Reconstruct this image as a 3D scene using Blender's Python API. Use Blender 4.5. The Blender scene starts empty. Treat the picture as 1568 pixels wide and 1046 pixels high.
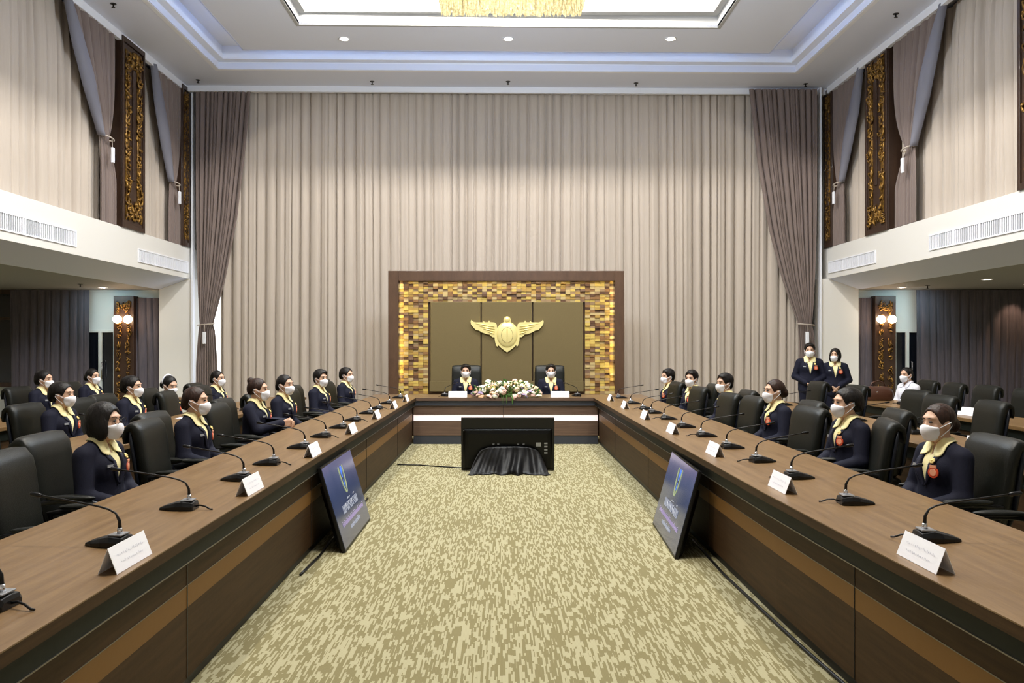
import bpy, bmesh, math, random
import numpy as np
from mathutils import Vector, Matrix
# ---------------------------------------------------------------- camera, world, lights, exposure
C = bpy.context.scene.collection
S = bpy.context.scene
F = 1240.0                      # focal length in pixels of the 1568 px wide frame
cam_d = bpy.data.cameras.new('camera'); cam = bpy.data.objects.new('camera', cam_d); C.objects.link(cam)
cam.location = (0, 0, 1.6); cam.rotation_euler = (math.pi/2, 0, 0)
cam_d.sensor_width = 36; cam_d.lens = 36*F/1568
cam_d.shift_x = (784-770)/1568; cam_d.shift_y = (528-523)/1568
cam_d.clip_start = .05
S.camera = cam
w = bpy.data.worlds.new('world'); S.world = w; w.use_nodes = True
w.node_tree.nodes['Background'].inputs[0].default_value = (.75, .8, .9, 1)
w.node_tree.nodes['Background'].inputs[1].default_value = .3
S.view_settings.view_transform = 'Standard'; S.view_settings.look = 'None'
S.view_settings.gamma = 1; S.view_settings.use_curve_mapping = False
S.view_settings.exposure = 0.24
R = math.radians
def area(name, loc, sx, sy, power, col, rot=(0, 0, 0), spread=180):
    d = bpy.data.lights.new(name, 'AREA'); d.shape = 'RECTANGLE'; d.size = sx; d.size_y = sy
    d.energy = power; d.color = col; d.spread = R(spread)
    o = bpy.data.objects.new(name, d); o.location = loc; o.rotation_euler = rot; C.objects.link(o); return o
def point(name, loc, power, col, r=.05):
    d = bpy.data.lights.new(name, 'POINT'); d.energy = power; d.color = col; d.shadow_soft_size = r
    o = bpy.data.objects.new(name, d); o.location = loc; C.objects.link(o); return o
def spot(name, loc, power, col, ang=110, blend=.4, rot=(0, 0, 0), r=.06):
    d = bpy.data.lights.new(name, 'SPOT'); d.energy = power; d.color = col; d.shadow_soft_size = r
    d.spot_size = R(ang); d.spot_blend = blend
    o = bpy.data.objects.new(name, d); o.location = loc; o.rotation_euler = rot; C.objects.link(o); return o
WARM = (1, .955, .88)
# recess lamps above the chandelier opening; the opening's rim cuts their light at z = 5.3 on the walls
area('recess_lamp', (-2.3, 8.8, 8.10), .25, 8.4, 435, WARM, (0, R(40), 0))
area('recess_lamp', (2.5, 8.8, 8.10), .25, 8.4, 435, WARM, (0, R(-40), 0))
area('recess_lamp', (.12, 13.05, 8.10), 5.0, .25, 370, WARM, (R(40), 0, 0))
area('recess_lamp', (.12, 5.0, 8.12), 5.0, .25, 420, WARM)
point('ceiling_fill', (.13, 10.3, 5.75), 580, (.74, .86, 1), .5)  # bluish fill added below the chandelier, lifts the ceiling and upper walls
# aisle downlights
for s in (-1, 1):
    for x, y in ((8.3, 12.0), (8.3, 8.8), (8.3, 15.6), (9.9, 15.5), (9.9, 12.2), (9.9, 9.0), (8.3, 5.6)):
        spot('aisle_downlight', (s*x, y, 2.79), 85, (1, .93, .86), 130, .6)
for x in (-8.6, 8.75):
    area('door_lamp', (x, 16.9, 2.78), .5, .2, 6, (.62, .90, 1), (R(38), 0, 0), 140)

# ---------------------------------------------------------------- materials
def P(name, col, rough=.6, metal=0, spec=.5, emit=None, es=0, bump=None, coat=0, sheen=0):
    m = bpy.data.materials.new(name); m.use_nodes = True
    b = m.node_tree.nodes['Principled BSDF']; nt = m.node_tree
    b.inputs['Base Color'].default_value = (*col, 1); b.inputs['Roughness'].default_value = rough
    b.inputs['Metallic'].default_value = metal; b.inputs['Specular IOR Level'].default_value = spec
    b.inputs['Coat Weight'].default_value = coat; b.inputs['Sheen Weight'].default_value = sheen
    if emit: b.inputs['Emission Color'].default_value = (*emit, 1); b.inputs['Emission Strength'].default_value = es
    tc = nt.nodes.new('ShaderNodeTexCoord')
    n = nt.nodes.new('ShaderNodeTexNoise'); sc, st, vec = (bump or (30, .05, (1, 1, 1)))
    mp = nt.nodes.new('ShaderNodeMapping'); mp.inputs['Scale'].default_value = vec
    nt.links.new(tc.outputs['Object'], mp.inputs[0]); nt.links.new(mp.outputs[0], n.inputs['Vector'])
    n.inputs['Scale'].default_value = sc; n.inputs['Detail'].default_value = 3
    bp = nt.nodes.new('ShaderNodeBump'); bp.inputs['Strength'].default_value = st; bp.inputs['Distance'].default_value = .01
    nt.links.new(n.outputs[0], bp.inputs['Height']); nt.links.new(bp.outputs[0], b.inputs['Normal'])
    return m
def noise_mix(m, ca, cb, scale, vec=(1, 1, 1), lo=.35, hi=.65, detail=4, rough=.5):
    nt = m.node_tree; b = nt.nodes['Principled BSDF']
    tc = nt.nodes.new('ShaderNodeTexCoord'); mp = nt.nodes.new('ShaderNodeMapping'); mp.inputs['Scale'].default_value = vec
    n = nt.nodes.new('ShaderNodeTexNoise'); n.inputs['Scale'].default_value = scale; n.inputs['Detail'].default_value = detail
    n.inputs['Roughness'].default_value = rough
    r = nt.nodes.new('ShaderNodeValToRGB'); r.color_ramp.elements[0].position = lo; r.color_ramp.elements[1].position = hi
    r.color_ramp.elements[0].color = (*ca, 1); r.color_ramp.elements[1].color = (*cb, 1)
    nt.links.new(tc.outputs['Object'], mp.inputs[0]); nt.links.new(mp.outputs[0], n.inputs['Vector'])
    nt.links.new(n.outputs[0], r.inputs[0]); nt.links.new(r.outputs[0], b.inputs['Base Color'])
    return m
def wood(name, ca, cb, vec, rough=.35, coat=.15):
    return noise_mix(P(name, ca, rough, coat=coat, spec=.5 if coat else .18), ca, cb, 3.0, vec, .3, .7, 6, .65)
M = {}
M['white'] = P('white_paint', (.78, .77, .74), .6)
M['ceil'] = P('ceiling_paint', (.76, .80, .94), .7)
M['trimw'] = P('trim_paint', (.86, .88, .95), .6)
M['soffit'] = P('soffit_paint', (.58, .64, .84), .7)
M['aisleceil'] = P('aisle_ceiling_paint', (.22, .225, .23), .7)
M['wood_y'] = wood('walnut_along_y', (.138, .074, .026), (.238, .142, .060), (9, .6, 9), .42, .05)
M['wood_x'] = wood('walnut_along_x', (.13, .074, .033), (.22, .135, .070), (.6, 9, 9))
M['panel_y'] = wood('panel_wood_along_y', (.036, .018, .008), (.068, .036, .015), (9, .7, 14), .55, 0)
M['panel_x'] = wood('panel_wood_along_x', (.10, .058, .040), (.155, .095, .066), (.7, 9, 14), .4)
M['stripe'] = P('bronze_stripe', (.20, .10, .028), .5, 0, .2)
M['band'] = P('dark_band', (.010, .013, .010), .55, 0, .2)
M['band_x'] = P('dark_band_slate', (.04, .045, .06), .35)
M['steel'] = P('steel_line', (.22, .20, .18), .35, .9)
M['litstripe'] = P('lit_strip', (.8, .7, .68), .3, emit=(1, .84, .82), es=.62)
M['kick'] = P('black_kick', (.01, .01, .012), .5)
M['framewood'] = wood('frame_wood', (.070, .035, .019), (.110, .058, .032), (3, 3, 1), .4)
M['olive'] = noise_mix(P('olive_fabric', (.17, .13, .06), .85, bump=(300, .3, (1, 1, 1))), (.140, .103, .042), (.172, .130, .054), 220, (1, 1, 1))
M['gold'] = P('gold_metal', (.98, .86, .38), .34, .45, emit=(1, .85, .4), es=.0)
gold_tones = [tuple(.72*q for q in c) for c in [(.85, .62, .16), (.60, .38, .10), (.36, .19, .075), (.16, .08, .045), (.72, .55, .26), (.45, .30, .16), (.28, .17, .11)]]
M['mos'] = [P('mosaic_wood_%d' % i, c, .35) for i, c in enumerate(gold_tones)]
M['carve'] = noise_mix(P('carved_gilt', (.4, .22, .05), .4, .55), (.05, .022, .009), (.40, .22, .045), 18, (1, 1, 1), .35, .65)
M['darkwood'] = wood('dark_wood', (.028, .013, .008), (.055, .028, .016), (4, 4, .6), .4, .1)
def cloth(name, ca, cb, rough=.9):
    return noise_mix(P(name, ca, rough, spec=.2, sheen=.2, bump=(150, .15, (1, 1, .2))), ca, cb, 40, (1, 1, .08), .3, .7)
M['pale'] = cloth('pale_curtain_cloth', (.49, .425, .365), (.52, .455, .395))
M['drape'] = cloth('taupe_drape_cloth', (.19, .148, .135), (.215, .168, .153))
M['lining'] = P('grey_lining', (.20, .20, .245), .7, bump=(60, .1, (1, 1, .1)))
M['aislecurt'] = cloth('grey_aisle_curtain', (.078, .072, .09), (.115, .10, .118))
M['leather'] = P('black_leather', (.008, .009, .007), .40, spec=.32, bump=(180, .18, (1, 1, 1)))
M['shell'] = P('black_shell', (.006, .008, .014), .4, spec=.35)
M['plastic'] = P('black_plastic', (.005, .005, .006), .35, spec=.35)
M['chrome'] = P('chrome', (.7, .7, .72), .18, 1)
M['greypanel'] = P('grey_panel', (.30, .31, .33), .3, .3)
M['paper'] = P('white_paper', (.95, .95, 1.0), .6)
M['ink'] = P('grey_ink', (.58, .58, .66), .7)
M['navy'] = P('navy_blazer', (.008, .009, .022), .8, spec=.25, bump=(120, .15, (1, 1, 1)))
M['lapel'] = P('navy_lapel', (.013, .014, .032), .7, spec=.3)
M['blackcloth'] = P('black_cloth', (.004, .004, .005), .5, spec=.35, bump=(12, .5, (1, 1, 1)))
M['yellow'] = P('yellow_shirt', (.95, .86, .46), .75, sheen=.2)
M['whiteshirt'] = P('white_shirt', (.78, .78, .86), .75)
M['skin'] = noise_mix(P('skin', (.62, .38, .26), .5), (.60, .36, .245), (.66, .42, .29), 12)
M['hair'] = noise_mix(P('black_hair', (.006, .005, .005), .45, spec=.3, bump=(70, .5, (1, 1, .25))), (.004, .003, .003), (.012, .009, .008), 60, (1, 1, .2))
M['hairbrown'] = noise_mix(P('brown_hair', (.03, .014, .01), .45, spec=.3, bump=(70, .5, (1, 1, .25))), (.018, .009, .007), (.045, .020, .013), 60, (1, 1, .2))
M['mask'] = P('white_mask', (.93, .94, 1.0), .75)
M['eye'] = P('dark_eye', (.012, .008, .006), .25)
M['brow'] = P('eyebrow', (.04, .022, .016), .8)
M['badge'] = P('orange_red_badge', (.75, .09, .03), .4)
M['badge2'] = P('badge_centre', (.95, .42, .25), .4)
M['screenback'] = P('black_television_back', (.003, .003, .0035), .3, spec=.2)
M['globe'] = P('lamp_globe', (1, .9, .75), .3, emit=(1, .80, .55), es=9)
M['lampface'] = P('downlight_face', (1, 1, .95), .3, emit=(1, .93, .8), es=8)
M['blue_led'] = P('blue_led', (.3, .5, 1), .3, emit=(.42, .62, 1), es=6)
M['window'] = P('daylight_pane', (.9, .95, 1), .1, emit=(.9, .95, 1), es=1.6)
M['coolglass'] = P('cool_glass', (.35, .5, .52), .12, spec=.6)
M['darkglass'] = P('dark_glass', (.008, .010, .016), .08, spec=.7)
M['coolwhite'] = P('cool_white_wall', (.74, .80, .80), .5)
M['crystal'] = noise_mix(P('crystal', (.3, .2, .08), .3, emit=(1, .80, .42), es=.34), (.16, .11, .035), (.42, .36, .20), 30)
M['recess'] = P('recess_paint', (.42, .42, .42), .7)
M['leaf'] = P('leaf_green', (.07, .16, .03), .5)
M['brownbag'] = P('brown_leather', (.07, .026, .014), .35)
M['orange'] = P('orange_cap', (.9, .45, .08), .4)
M['bottle'] = P('bottle_plastic', (.75, .75, .72), .25)
FC = {k: P('petal_'+k, c, .6) for k, c in dict(white=(.86, .86, .74), cream=(.88, .76, .48), pink=(.86, .58, .50), peach=(.88, .56, .34), lavender=(.46, .35, .56), yellow=(.92, .75, .3)).items()}

def carpet_mat():
    m = bpy.data.materials.new('carpet'); m.use_nodes = True; nt = m.node_tree; b = nt.nodes['Principled BSDF']
    L = nt.links.new
    def nd(t, **k):
        n = nt.nodes.new(t)
        for a, v in k.items(): setattr(n, a, v)
        return n
    def mth(op, a, bb=None):
        n = nd('ShaderNodeMath', operation=op)
        for i, v in enumerate((a, bb)):
            if v is None: continue
            if isinstance(v, (int, float)): n.inputs[i].default_value = v
            else: L(v, n.inputs[i])
        return n.outputs[0]
    tc = nd('ShaderNodeTexCoord'); sp = nd('ShaderNodeSeparateXYZ'); L(tc.outputs['Object'], sp.inputs[0])
    def white(a, c):
        cb = nd('ShaderNodeCombineXYZ'); L(a, cb.inputs[0]); L(c, cb.inputs[1])
        wn = nd('ShaderNodeTexWhiteNoise', noise_dimensions='2D'); L(cb.outputs[0], wn.inputs['Vector']); return wn.outputs[0]
    def layer(wx, wy, seed):
        cx = mth('FLOOR', mth('DIVIDE', mth('ADD', sp.outputs[0], seed), wx))
        r = white(cx, mth('MULTIPLY', cx, .37))
        cy = mth('FLOOR', mth('ADD', mth('DIVIDE', sp.outputs[1], wy), mth('MULTIPLY', r, 7.0)))
        return white(cx, cy)
    a = layer(.0135, .08, 11.3); c = layer(.009, .10, 5.1)
    s = mth('ADD', mth('MULTIPLY', a, .55), mth('MULTIPLY', c, .45))
    # fine thread lines
    lines = mth('SINE', mth('MULTIPLY', sp.outputs[0], 900))
    t = mth('ADD', mth('MULTIPLY', mth('GREATER_THAN', s, .53), .85), mth('MULTIPLY', lines, .06))
    r = nd('ShaderNodeValToRGB'); r.color_ramp.elements[0].color = (.225, .195, .098, 1); r.color_ramp.elements[1].color = (.435, .402, .255, 1)
    L(t, r.inputs[0]); L(r.outputs[0], b.inputs['Base Color']); b.inputs['Roughness'].default_value = .95
    b.inputs['Specular IOR Level'].default_value = .1
    bp = nd('ShaderNodeBump'); bp.inputs['Strength'].default_value = .3; bp.inputs['Distance'].default_value = .004
    L(t, bp.inputs['Height']); L(bp.outputs[0], b.inputs['Normal'])
    return m
M['carpet'] = carpet_mat()

# ---------------------------------------------------------------- mesh builder
class MB:
    def __init__(s): s.v = []; s.f = []; s.m = []
    def add(s, vs, fs, mi=0):
        n = len(s.v); s.v += [tuple(p) for p in vs]; s.f += [tuple(n+i for i in f) for f in fs]; s.m += [mi]*len(fs); return s
    def box(s, x0, x1, y0, y1, z0, z1, mi=0):
        vs = [(x, y, z) for x in (x0, x1) for y in (y0, y1) for z in (z0, z1)]
        return s.add(vs, [(0, 1, 3, 2), (4, 6, 7, 5), (0, 4, 5, 1), (2, 3, 7, 6), (0, 2, 6, 4), (1, 5, 7, 3)], mi)
    def tube(s, pts, r, n=8, mi=0, cap=True):
        pts = [Vector(p) for p in pts]; rs = r if isinstance(r, (list, tuple)) else [r]*len(pts)
        rings = []; up = None
        for i, p in enumerate(pts):
            t = (pts[min(i+1, len(pts)-1)] - pts[max(i-1, 0)]).normalized()
            if up is None: up = Vector((0, 0, 1)) if abs(t.z) < .9 else Vector((1, 0, 0))
            a = t.cross(up).normalized(); b = a.cross(t).normalized(); up = b
            rings.append([p + rs[i]*(math.cos(2*math.pi*k/n)*a + math.sin(2*math.pi*k/n)*b) for k in range(n)])
        return s.loft(rings, mi, cap)
    def loft(s, rings, mi=0, cap=True):
        n = len(rings[0]); vs = [p for r in rings for p in r]; fs = []
        for i in range(len(rings)-1):
            for k in range(n):
                fs.append((i*n+k, i*n+(k+1) % n, (i+1)*n+(k+1) % n, (i+1)*n+k))
        if cap: fs.append(tuple(range(n))[::-1]); fs.append(tuple((len(rings)-1)*n+k for k in range(n)))
        return s.add(vs, fs, mi)
    def ell(s, c, r, nu=12, nv=8, mi=0, rot=None):
        rings = []
        for j in range(nv+1):
            th = math.pi*j/nv; th = min(max(th, .02), math.pi-.02)
            ring = []
            for i in range(nu):
                ph = 2*math.pi*i/nu
                p = Vector((r[0]*math.sin(th)*math.cos(ph), r[1]*math.sin(th)*math.sin(ph), -r[2]*math.cos(th)))
                if rot is not None: p = rot @ p
                ring.append(p + Vector(c))
            rings.append(ring)
        return s.loft(rings, mi)
    def grid(s, rows, mi=0):
        n = len(rows[0]); vs = [p for r in rows for p in r]
        return s.add(vs, [(i*n+k, i*n+k+1, (i+1)*n+k+1, (i+1)*n+k) for i in range(len(rows)-1) for k in range(n-1)], mi)
    def prism(s, poly, y0, y1, ax='y', mi=0):
        n = len(poly)
        def pt(a, b, t): return (a, t, b) if ax == 'y' else ((t, a, b) if ax == 'x' else (a, b, t))
        vs = [pt(a, b, y0) for a, b in poly]+[pt(a, b, y1) for a, b in poly]
        return s.add(vs, [tuple(range(n)), tuple(range(2*n-1, n-1, -1))]+[(i, n+i, n+(i+1) % n, (i+1) % n) for i in range(n)], mi)
    def mesh(s, name, mats, smooth=False):
        me = bpy.data.meshes.new(name); me.from_pydata(s.v, [], s.f)
        for m in (mats if isinstance(mats, (list, tuple)) else [mats]): me.materials.append(m)
        me.polygons.foreach_set('material_index', s.m)
        bm = bmesh.new(); bm.from_mesh(me); bmesh.ops.recalc_face_normals(bm, faces=bm.faces); bm.to_mesh(me); bm.free()
        if smooth: me.polygons.foreach_set('use_smooth', [True]*len(me.polygons))
        me.update(); return me
    def build(s, name, mats, parent=None, smooth=False, bev=0, solid=0, seg=2):
        return link(name, s.mesh(name, mats, smooth), parent, bev, solid, seg)
def link(name, me, parent=None, bev=0, solid=0, seg=2):
    o = bpy.data.objects.new(name, me); C.objects.link(o)
    if parent: o.parent = parent
    if solid:
        q = o.modifiers.new('solid', 'SOLIDIFY'); q.thickness = solid; q.offset = 0
    if bev:
        q = o.modifiers.new('bevel', 'BEVEL'); q.width = bev; q.segments = seg; q.limit_method = 'ANGLE'
    return o
def tag(o, label=None, cat=None, group=None, kind=None):
    if label: o['label'] = label
    if cat: o['category'] = cat
    if group: o['group'] = group
    if kind: o['kind'] = kind
    return o
def thing(name, label, cat, loc=(0, 0, 0), rz=0, group=None):
    o = bpy.data.objects.new(name, None); C.objects.link(o); o.location = loc; o.rotation_euler = (0, 0, rz)
    o.empty_display_size = .1
    return tag(o, label, cat, group)
def struct(o): o['kind'] = 'structure'; return o
def dup(root, loc, rz, label, group=None):
    r = root.copy(); C.objects.link(r); r.location = loc; r.rotation_euler = (0, 0, rz); r['label'] = label
    if group: r['group'] = group
    for ch in root.children:
        c = ch.copy(); C.objects.link(c); c.parent = r
        for g in ch.children:
            d = g.copy(); C.objects.link(d); d.parent = c
    return r
ORD = ['first', 'second', 'third', 'fourth', 'fifth', 'sixth', 'seventh', 'eighth', 'ninth', 'tenth', 'eleventh', 'twelfth', 'thirteenth', 'fourteenth']
rnd = random.Random(7)

# ================================================================= SHELL
XL, XR = -6.79, 7.05          # faces of the balcony parapets
YB = 17.7                     # back wall curtain plane
ZC = 7.16                     # lower ceiling
ZP = 3.7                      # parapet top
YN = -3.0                     # wall behind the camera
struct(MB().box(-12, 12, YN, 19, -.1, 0).build('floor', M['carpet']))
struct(MB().box(-12, 12, 18.1, 18.3, 0, 9.2).build('wall_back', M['white']))
struct(MB().box(-12, 12, YN-.2, YN, 0, 9.2).build('wall_front', M['white']))
struct(MB().box(-12.2, -12, YN, 18.3, 0, 2.82).build('wall_left', M['white']))
struct(MB().box(12, 12.2, YN, 18.3, 0, 2.82).build('wall_right', M['white']))
struct(MB().box(-7.6, -7.44, YN, 18.1, 2.82, 9.2).build('wall_left_upper', M['white']))
struct(MB().box(7.7, 7.86, YN, 18.1, 2.82, 9.2).build('wall_right_upper', M['white']))
for s, xf, nm in ((-1, XL, 'left'), (1, XR, 'right')):
    # parapet: face at xf, sloped soffit down to xf+s*.65
    x2 = xf+s*.66
    struct(MB().prism([(xf, 3.03), (xf, ZP), (x2, ZP), (x2, 3.03)], YN, 18.1, 'y').build('wall_parapet_'+nm, M['white']))
    struct(MB().prism([(xf+s*.01, 3.03), (x2, 3.03), (x2, 2.80)], YN, 18.1, 'y').build('ceiling_soffit_'+nm, M['soffit']))
    a, b = sorted((x2, s*12.1))
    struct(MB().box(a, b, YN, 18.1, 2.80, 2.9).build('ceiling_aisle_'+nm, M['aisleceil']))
    # pilaster between hall and aisle at the back wall
    a, b = sorted((xf+s*.66, s*(6.72 if s < 0 else 6.87)))
    struct(MB().box(a, b, 17.55, 18.1, 0, 3.03).build('wall_pilaster_'+nm, M['white']))
    xc = s*(6.72 if s < 0 else 6.87)
    struct(MB().box(xc-.02, xc+.02, 17.5, 17.62, 0, ZC).build('trim_corner_'+nm, M['trimw']))
# lower ceiling ring
XLc, XRc = -5.72, 5.97
def ring(x0, x1, y0, y1, X0, X1, Y0, Y1, z0, z1):
    m = MB()
    for a in ((X0, x0, Y0, Y1), (x1, X1, Y0, Y1), (x0, x1, Y0, y0), (x0, x1, y1, Y1)):
        m.box(a[0], a[1], a[2], a[3], z0, z1)
    return m
def skew(o, k=.02):          # the back edges run slightly away towards the right
    for v in o.data.vertices:
        if v.co.y > 10: v.co.y += k*(v.co.x)
    return o
skew(struct(ring(XLc, XRc, .5, 16.42, -7.5, 7.8, YN, 18.1, ZC, ZC+.12).build('ceiling_lower', M['ceil'])), .018)
skew(struct(ring(XLc-.02, XRc+.02, .48, 16.44, XLc-.1, XRc+.1, .4, 16.52, ZC-.005, ZC+.15).build('trim_1', M['trimw'])), .018)
skew(struct(ring(XLc+.13, XRc-.13, .65, 16.27, XLc-.1, XRc+.1, .4, 16.52, ZC+.15, ZC+.26).build('trim_2', M['trimw'])), .018)
struct(ring(-3.7, 3.93, 3.5, 14.5, -6.3, 6.6, -.1, 17.0, ZC+.42, ZC+.5).build('ceiling_cove', M['trimw']))
skew(struct(ring(XLc+.1, XRc-.1, .62, 16.3, XLc-.2, XRc+.2, .3, 16.62, ZC+.26, ZC+.43).build('trim_3', M['trimw'])), .018)
# floating panel with the chandelier opening
PX0, PX1, PY0, PY1 = -5.0, 5.19, 1.4, 15.66
OX0, OX1, OY0, OY1 = -3.61, 3.84, 3.6, 14.4
ZPn = 7.27
skew(struct(ring(OX0, OX1, OY0, OY1, PX0, PX1, PY0, PY1, ZPn, ZPn+.05).build('ceiling_panel', M['ceil'])), .018)
skew(struct(ring(OX0, OX1, OY0, OY1, OX0-.06, OX1+.06, OY0-.06, OY1+.06, ZPn-.005, ZPn+.2).build('trim_4', M['recess'])), .018)
skew(struct(ring(PX0+.02, PX1-.02, PY0+.02, PY1-.02, PX0-.005, PX1+.005, PY0-.005, PY1+.005, ZPn-.004, ZPn+.045).build('trim_10', M['soffit'])), .018)
struct(ring(OX0+.12, OX1-.12, OY0+.12, OY1-.12, OX0-.1, OX1+.1, OY0-.1, OY1+.1, ZPn+.2, ZPn+.26).build('trim_5', M['recess']))
struct(ring(OX0, OX1, OY0, OY1, OX0-.1, OX1+.1, OY0-.1, OY1+.1, ZPn+.26, 8.3).build('trim_6', M['recess']))
struct(MB().box(OX0-.2, OX1+.2, OY0-.2, OY1+.2, 8.3, 8.4).build('ceiling_recess', M['recess']))
struct(MB().box(-7.5, 7.8, YN, 18.3, 9.1, 9.2).build('ceiling_roof', M['white']))
m = MB()
m.box(PX0+.15, PX0+.2, PY0+.2, PY1-.2, ZPn+.051, ZPn+.08); m.box(PX1-.2, PX1-.15, PY0+.2, PY1-.2, ZPn+.051, ZPn+.08)
m.box(PX0+.2, PX1-.2, PY1-.3, PY1-.25, ZPn+.051, ZPn+.08)
tag(m.build('led_strip', M['blue_led']), 'blue glowing light strip hidden in the ceiling cove', 'light strip')
# crown strip under the ceiling along the walls
m = MB().box(-6.9, 7.1, 17.48, 17.56, ZC-.12, ZC)
skew(struct(m.build('trim_7', M['trimw'])), .018)
struct(MB().box(-6.86, -6.78, YN, 17.5, ZC-.14, ZC).build('trim_8', M['trimw']))
struct(MB().box(7.0, 7.08, YN, 17.5, ZC-.14, ZC).build('trim_9', M['trimw']))

# ---- curtains
def fold(t, rs):   # irregular pleat profile in -1..1
    v = 0
    a = t + .9*math.sin(t*.21+rs[0]) + .45*math.sin(t*.53+rs[1])
    s_ = math.sin(a)
    return (1-2*(1-abs(math.sin(a/2+.2)))**3.2)*.8 + .22*math.sin(.77*a+rs[2])
def curtain(name, mat, origin, du, dn, u0, u1, z0, z1, pitch, amp, label, cat='curtain', group=None, seed=0, top_gather=True, per=9, nz=10):
    r_ = random.Random(seed); rs = [r_.random()*6 for _ in range(6)]
    o_ = Vector(origin); du = Vector(du); dn = Vector(dn); rows = []
    nu = int((u1-u0)/pitch*per)+1
    for j in range(nz+1):
        z = z1+(z0-z1)*j/nz; row = []; q = j/nz
        for i in range(nu+1):
            u = u0+(u1-u0)*i/nu; t = 2*math.pi*u/pitch + 1.3*q*math.sin(u*1.3+rs[3])
            d = amp*(.55+.45*min(1, q*4))*fold(t, rs)*(1+.25*math.sin(u*2.1+rs[4]))
            row.append(o_+du*u+dn*d+Vector((0, 0, z)))
        rows.append(row)
    o = MB().grid(rows).build(name, mat, None, True)
    o['label'] = label; o['category'] = cat
    if group: o['group'] = group
    return o
# back curtain, two halves meeting in the middle
curtain('curtain', M['pale'], (0, YB+.02, 0), (1, 0.018, 0), (0, -1, 0), -6.12, .24, .02, ZC-.05, .19, .085, 'pale beige floor-length curtain left half behind the gold-framed backdrop', group=None, seed=1, per=10)
curtain('curtain', M['pale'], (0, YB+.02, 0), (1, 0.018, 0), (0, -1, 0), .22, 6.80, .02, ZC-.05, .19, .085, 'pale beige floor-length curtain right half behind the gold-framed backdrop', seed=2, per=10)
def drape(name, origin, du, dn, fixed, edge, z0, label, tie, wt, bottom, folds=11, amp=.06, seed=0, lining=True):
    """tied-back drape: 'fixed' u of the wall side, edge = [(z,u)...] of the free side from top to the tie, tie=(z,u of middle)"""
    r_ = random.Random(seed); rs = [r_.random()*6 for _ in range(6)]
    o_ = Vector(origin); du = Vector(du); dn = Vector(dn)
    root = thing(name, label, 'drape', tuple(o_+du*tie[1]+Vector((0, 0, tie[0]))))
    off = Vector(root.location)
    sg = 1 if edge[0][1] > fixed else -1
    def E(z):
        for (za, ua), (zb, ub) in zip(edge, edge[1:]):
            if za >= z >= zb:
                t = (za-z)/(za-zb); return ua+(ub-ua)*t
        return edge[-1][1]
    def fx(z):   # wall side edge pulled in slightly close to the tie
        zt = edge[0][0]; t = max(0, (zt-z)/(zt-tie[0])); return fixed+(tie[1]-sg*wt/2-fixed)*t**4
    nu = folds*10; rows = []; nz = 26
    for j in range(nz+1):
        z = edge[0][0]+(tie[0]-edge[0][0])*j/nz
        a, b = fx(z), E(z); wd = abs(b-a); row = []
        for i in range(nu+1):
            s_ = i/nu
            d = amp*(.4+.6*min(1, wd/1.0))*fold(s_*folds*2*math.pi, rs)+.05*math.sin(math.pi*s_)*(1-min(1, wd))
            row.append(o_+du*(a+(b-a)*s_)+dn*d+Vector((0, 0, z))-off)
        rows.append(row)
    a0, b0 = bottom; nz2 = 16
    for j in range(1, nz2+1):
        t = j/nz2; z = tie[0]+(z0-tie[0])*t; k = min(1, t*2.2)**.6
        ca, cb = tie[1]-sg*wt/2, tie[1]+sg*wt/2
        a = ca+(a0-ca)*k; b = cb+(b0-cb)*k; row = []
        for i in range(nu+1):
            s_ = i/nu; d = amp*(.35+.5*k)*fold(s_*folds*2*math.pi, rs)
            row.append(o_+du*(a+(b-a)*s_)+dn*d+Vector((0, 0, z))-off)
        rows.append(row)
    MB().grid(rows).build('drape_cloth', M['drape'], root, True)
    if lining:   # turned-back inner edge showing the grey lining
        rl = []
        for j in range(nz+1):
            z = edge[0][0]+(tie[0]-edge[0][0])*j/nz; b = E(z); t = j/nz
            wl = .05+.30*math.sin(math.pi*min(1, t*1.02))**1.2
            rl.append([o_+du*(b+sg*.05-sg*(wl+.05)*k/4)+dn*((0, .07, .10, .10, .06)[k])+Vector((0, 0, z))-off for k in range(5)])
        MB().grid(rl).build('drape_lining', M['lining'], root, True, solid=.008)
    tb = MB(); pts = []
    for k in range(13):
        an = math.pi*2*k/12
        pts.append(du*(sg*wt*.62*math.cos(an))+dn*(.07+.075*math.sin(an))+Vector((0, 0, .015*math.cos(an))))
    tb.tube(pts, .012, 6); tb.tube([Vector((0, 0, 0))+dn*.14, dn*.15+Vector((0, 0, -.16))], .006, 5)
    tb.build('tieback_cord', M['pale'], root, True)
    hd = MB(); c = dn*.155+Vector((0, 0, -.29))
    ddu = du*.035; ddn = dn*.02
    vs = [c+a*ddu+b*ddn+Vector((0, 0, z)) for a in (-1, 1) for b in (-1, 1) for z in (-.13, .13)]
    hd.add(vs, [(0, 1, 3, 2), (4, 6, 7, 5), (0, 4, 5, 1), (2, 3, 7, 6), (0, 2, 6, 4), (1, 5, 7, 3)])
    hd.build('tieback_handle', M['trimw'], root, bev=.008)
    return root
def bx(px, Z): return (px-770)*Z/F
def bz(py, Z): return 1.6+(528-py)*Z/F
Zd = 17.45
drape('tied_drape', (0, Zd, 0), (1, 0, 0), (0, -1, 0), bx(301, Zd), [(ZC-.06, bx(385, Zd)), (bz(226, Zd), bx(377, Zd)), (bz(334, Zd), bx(364, Zd)), (bz(427, Zd), bx(346, Zd)), (bz(497, Zd), bx(327, Zd))], .02,
      'tall brown drape tied back at the left end of the back wall', (bz(497, Zd), bx(317, Zd)), .30, (bx(301, Zd), bx(334, Zd)), 12, .06, 3, False)
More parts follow.
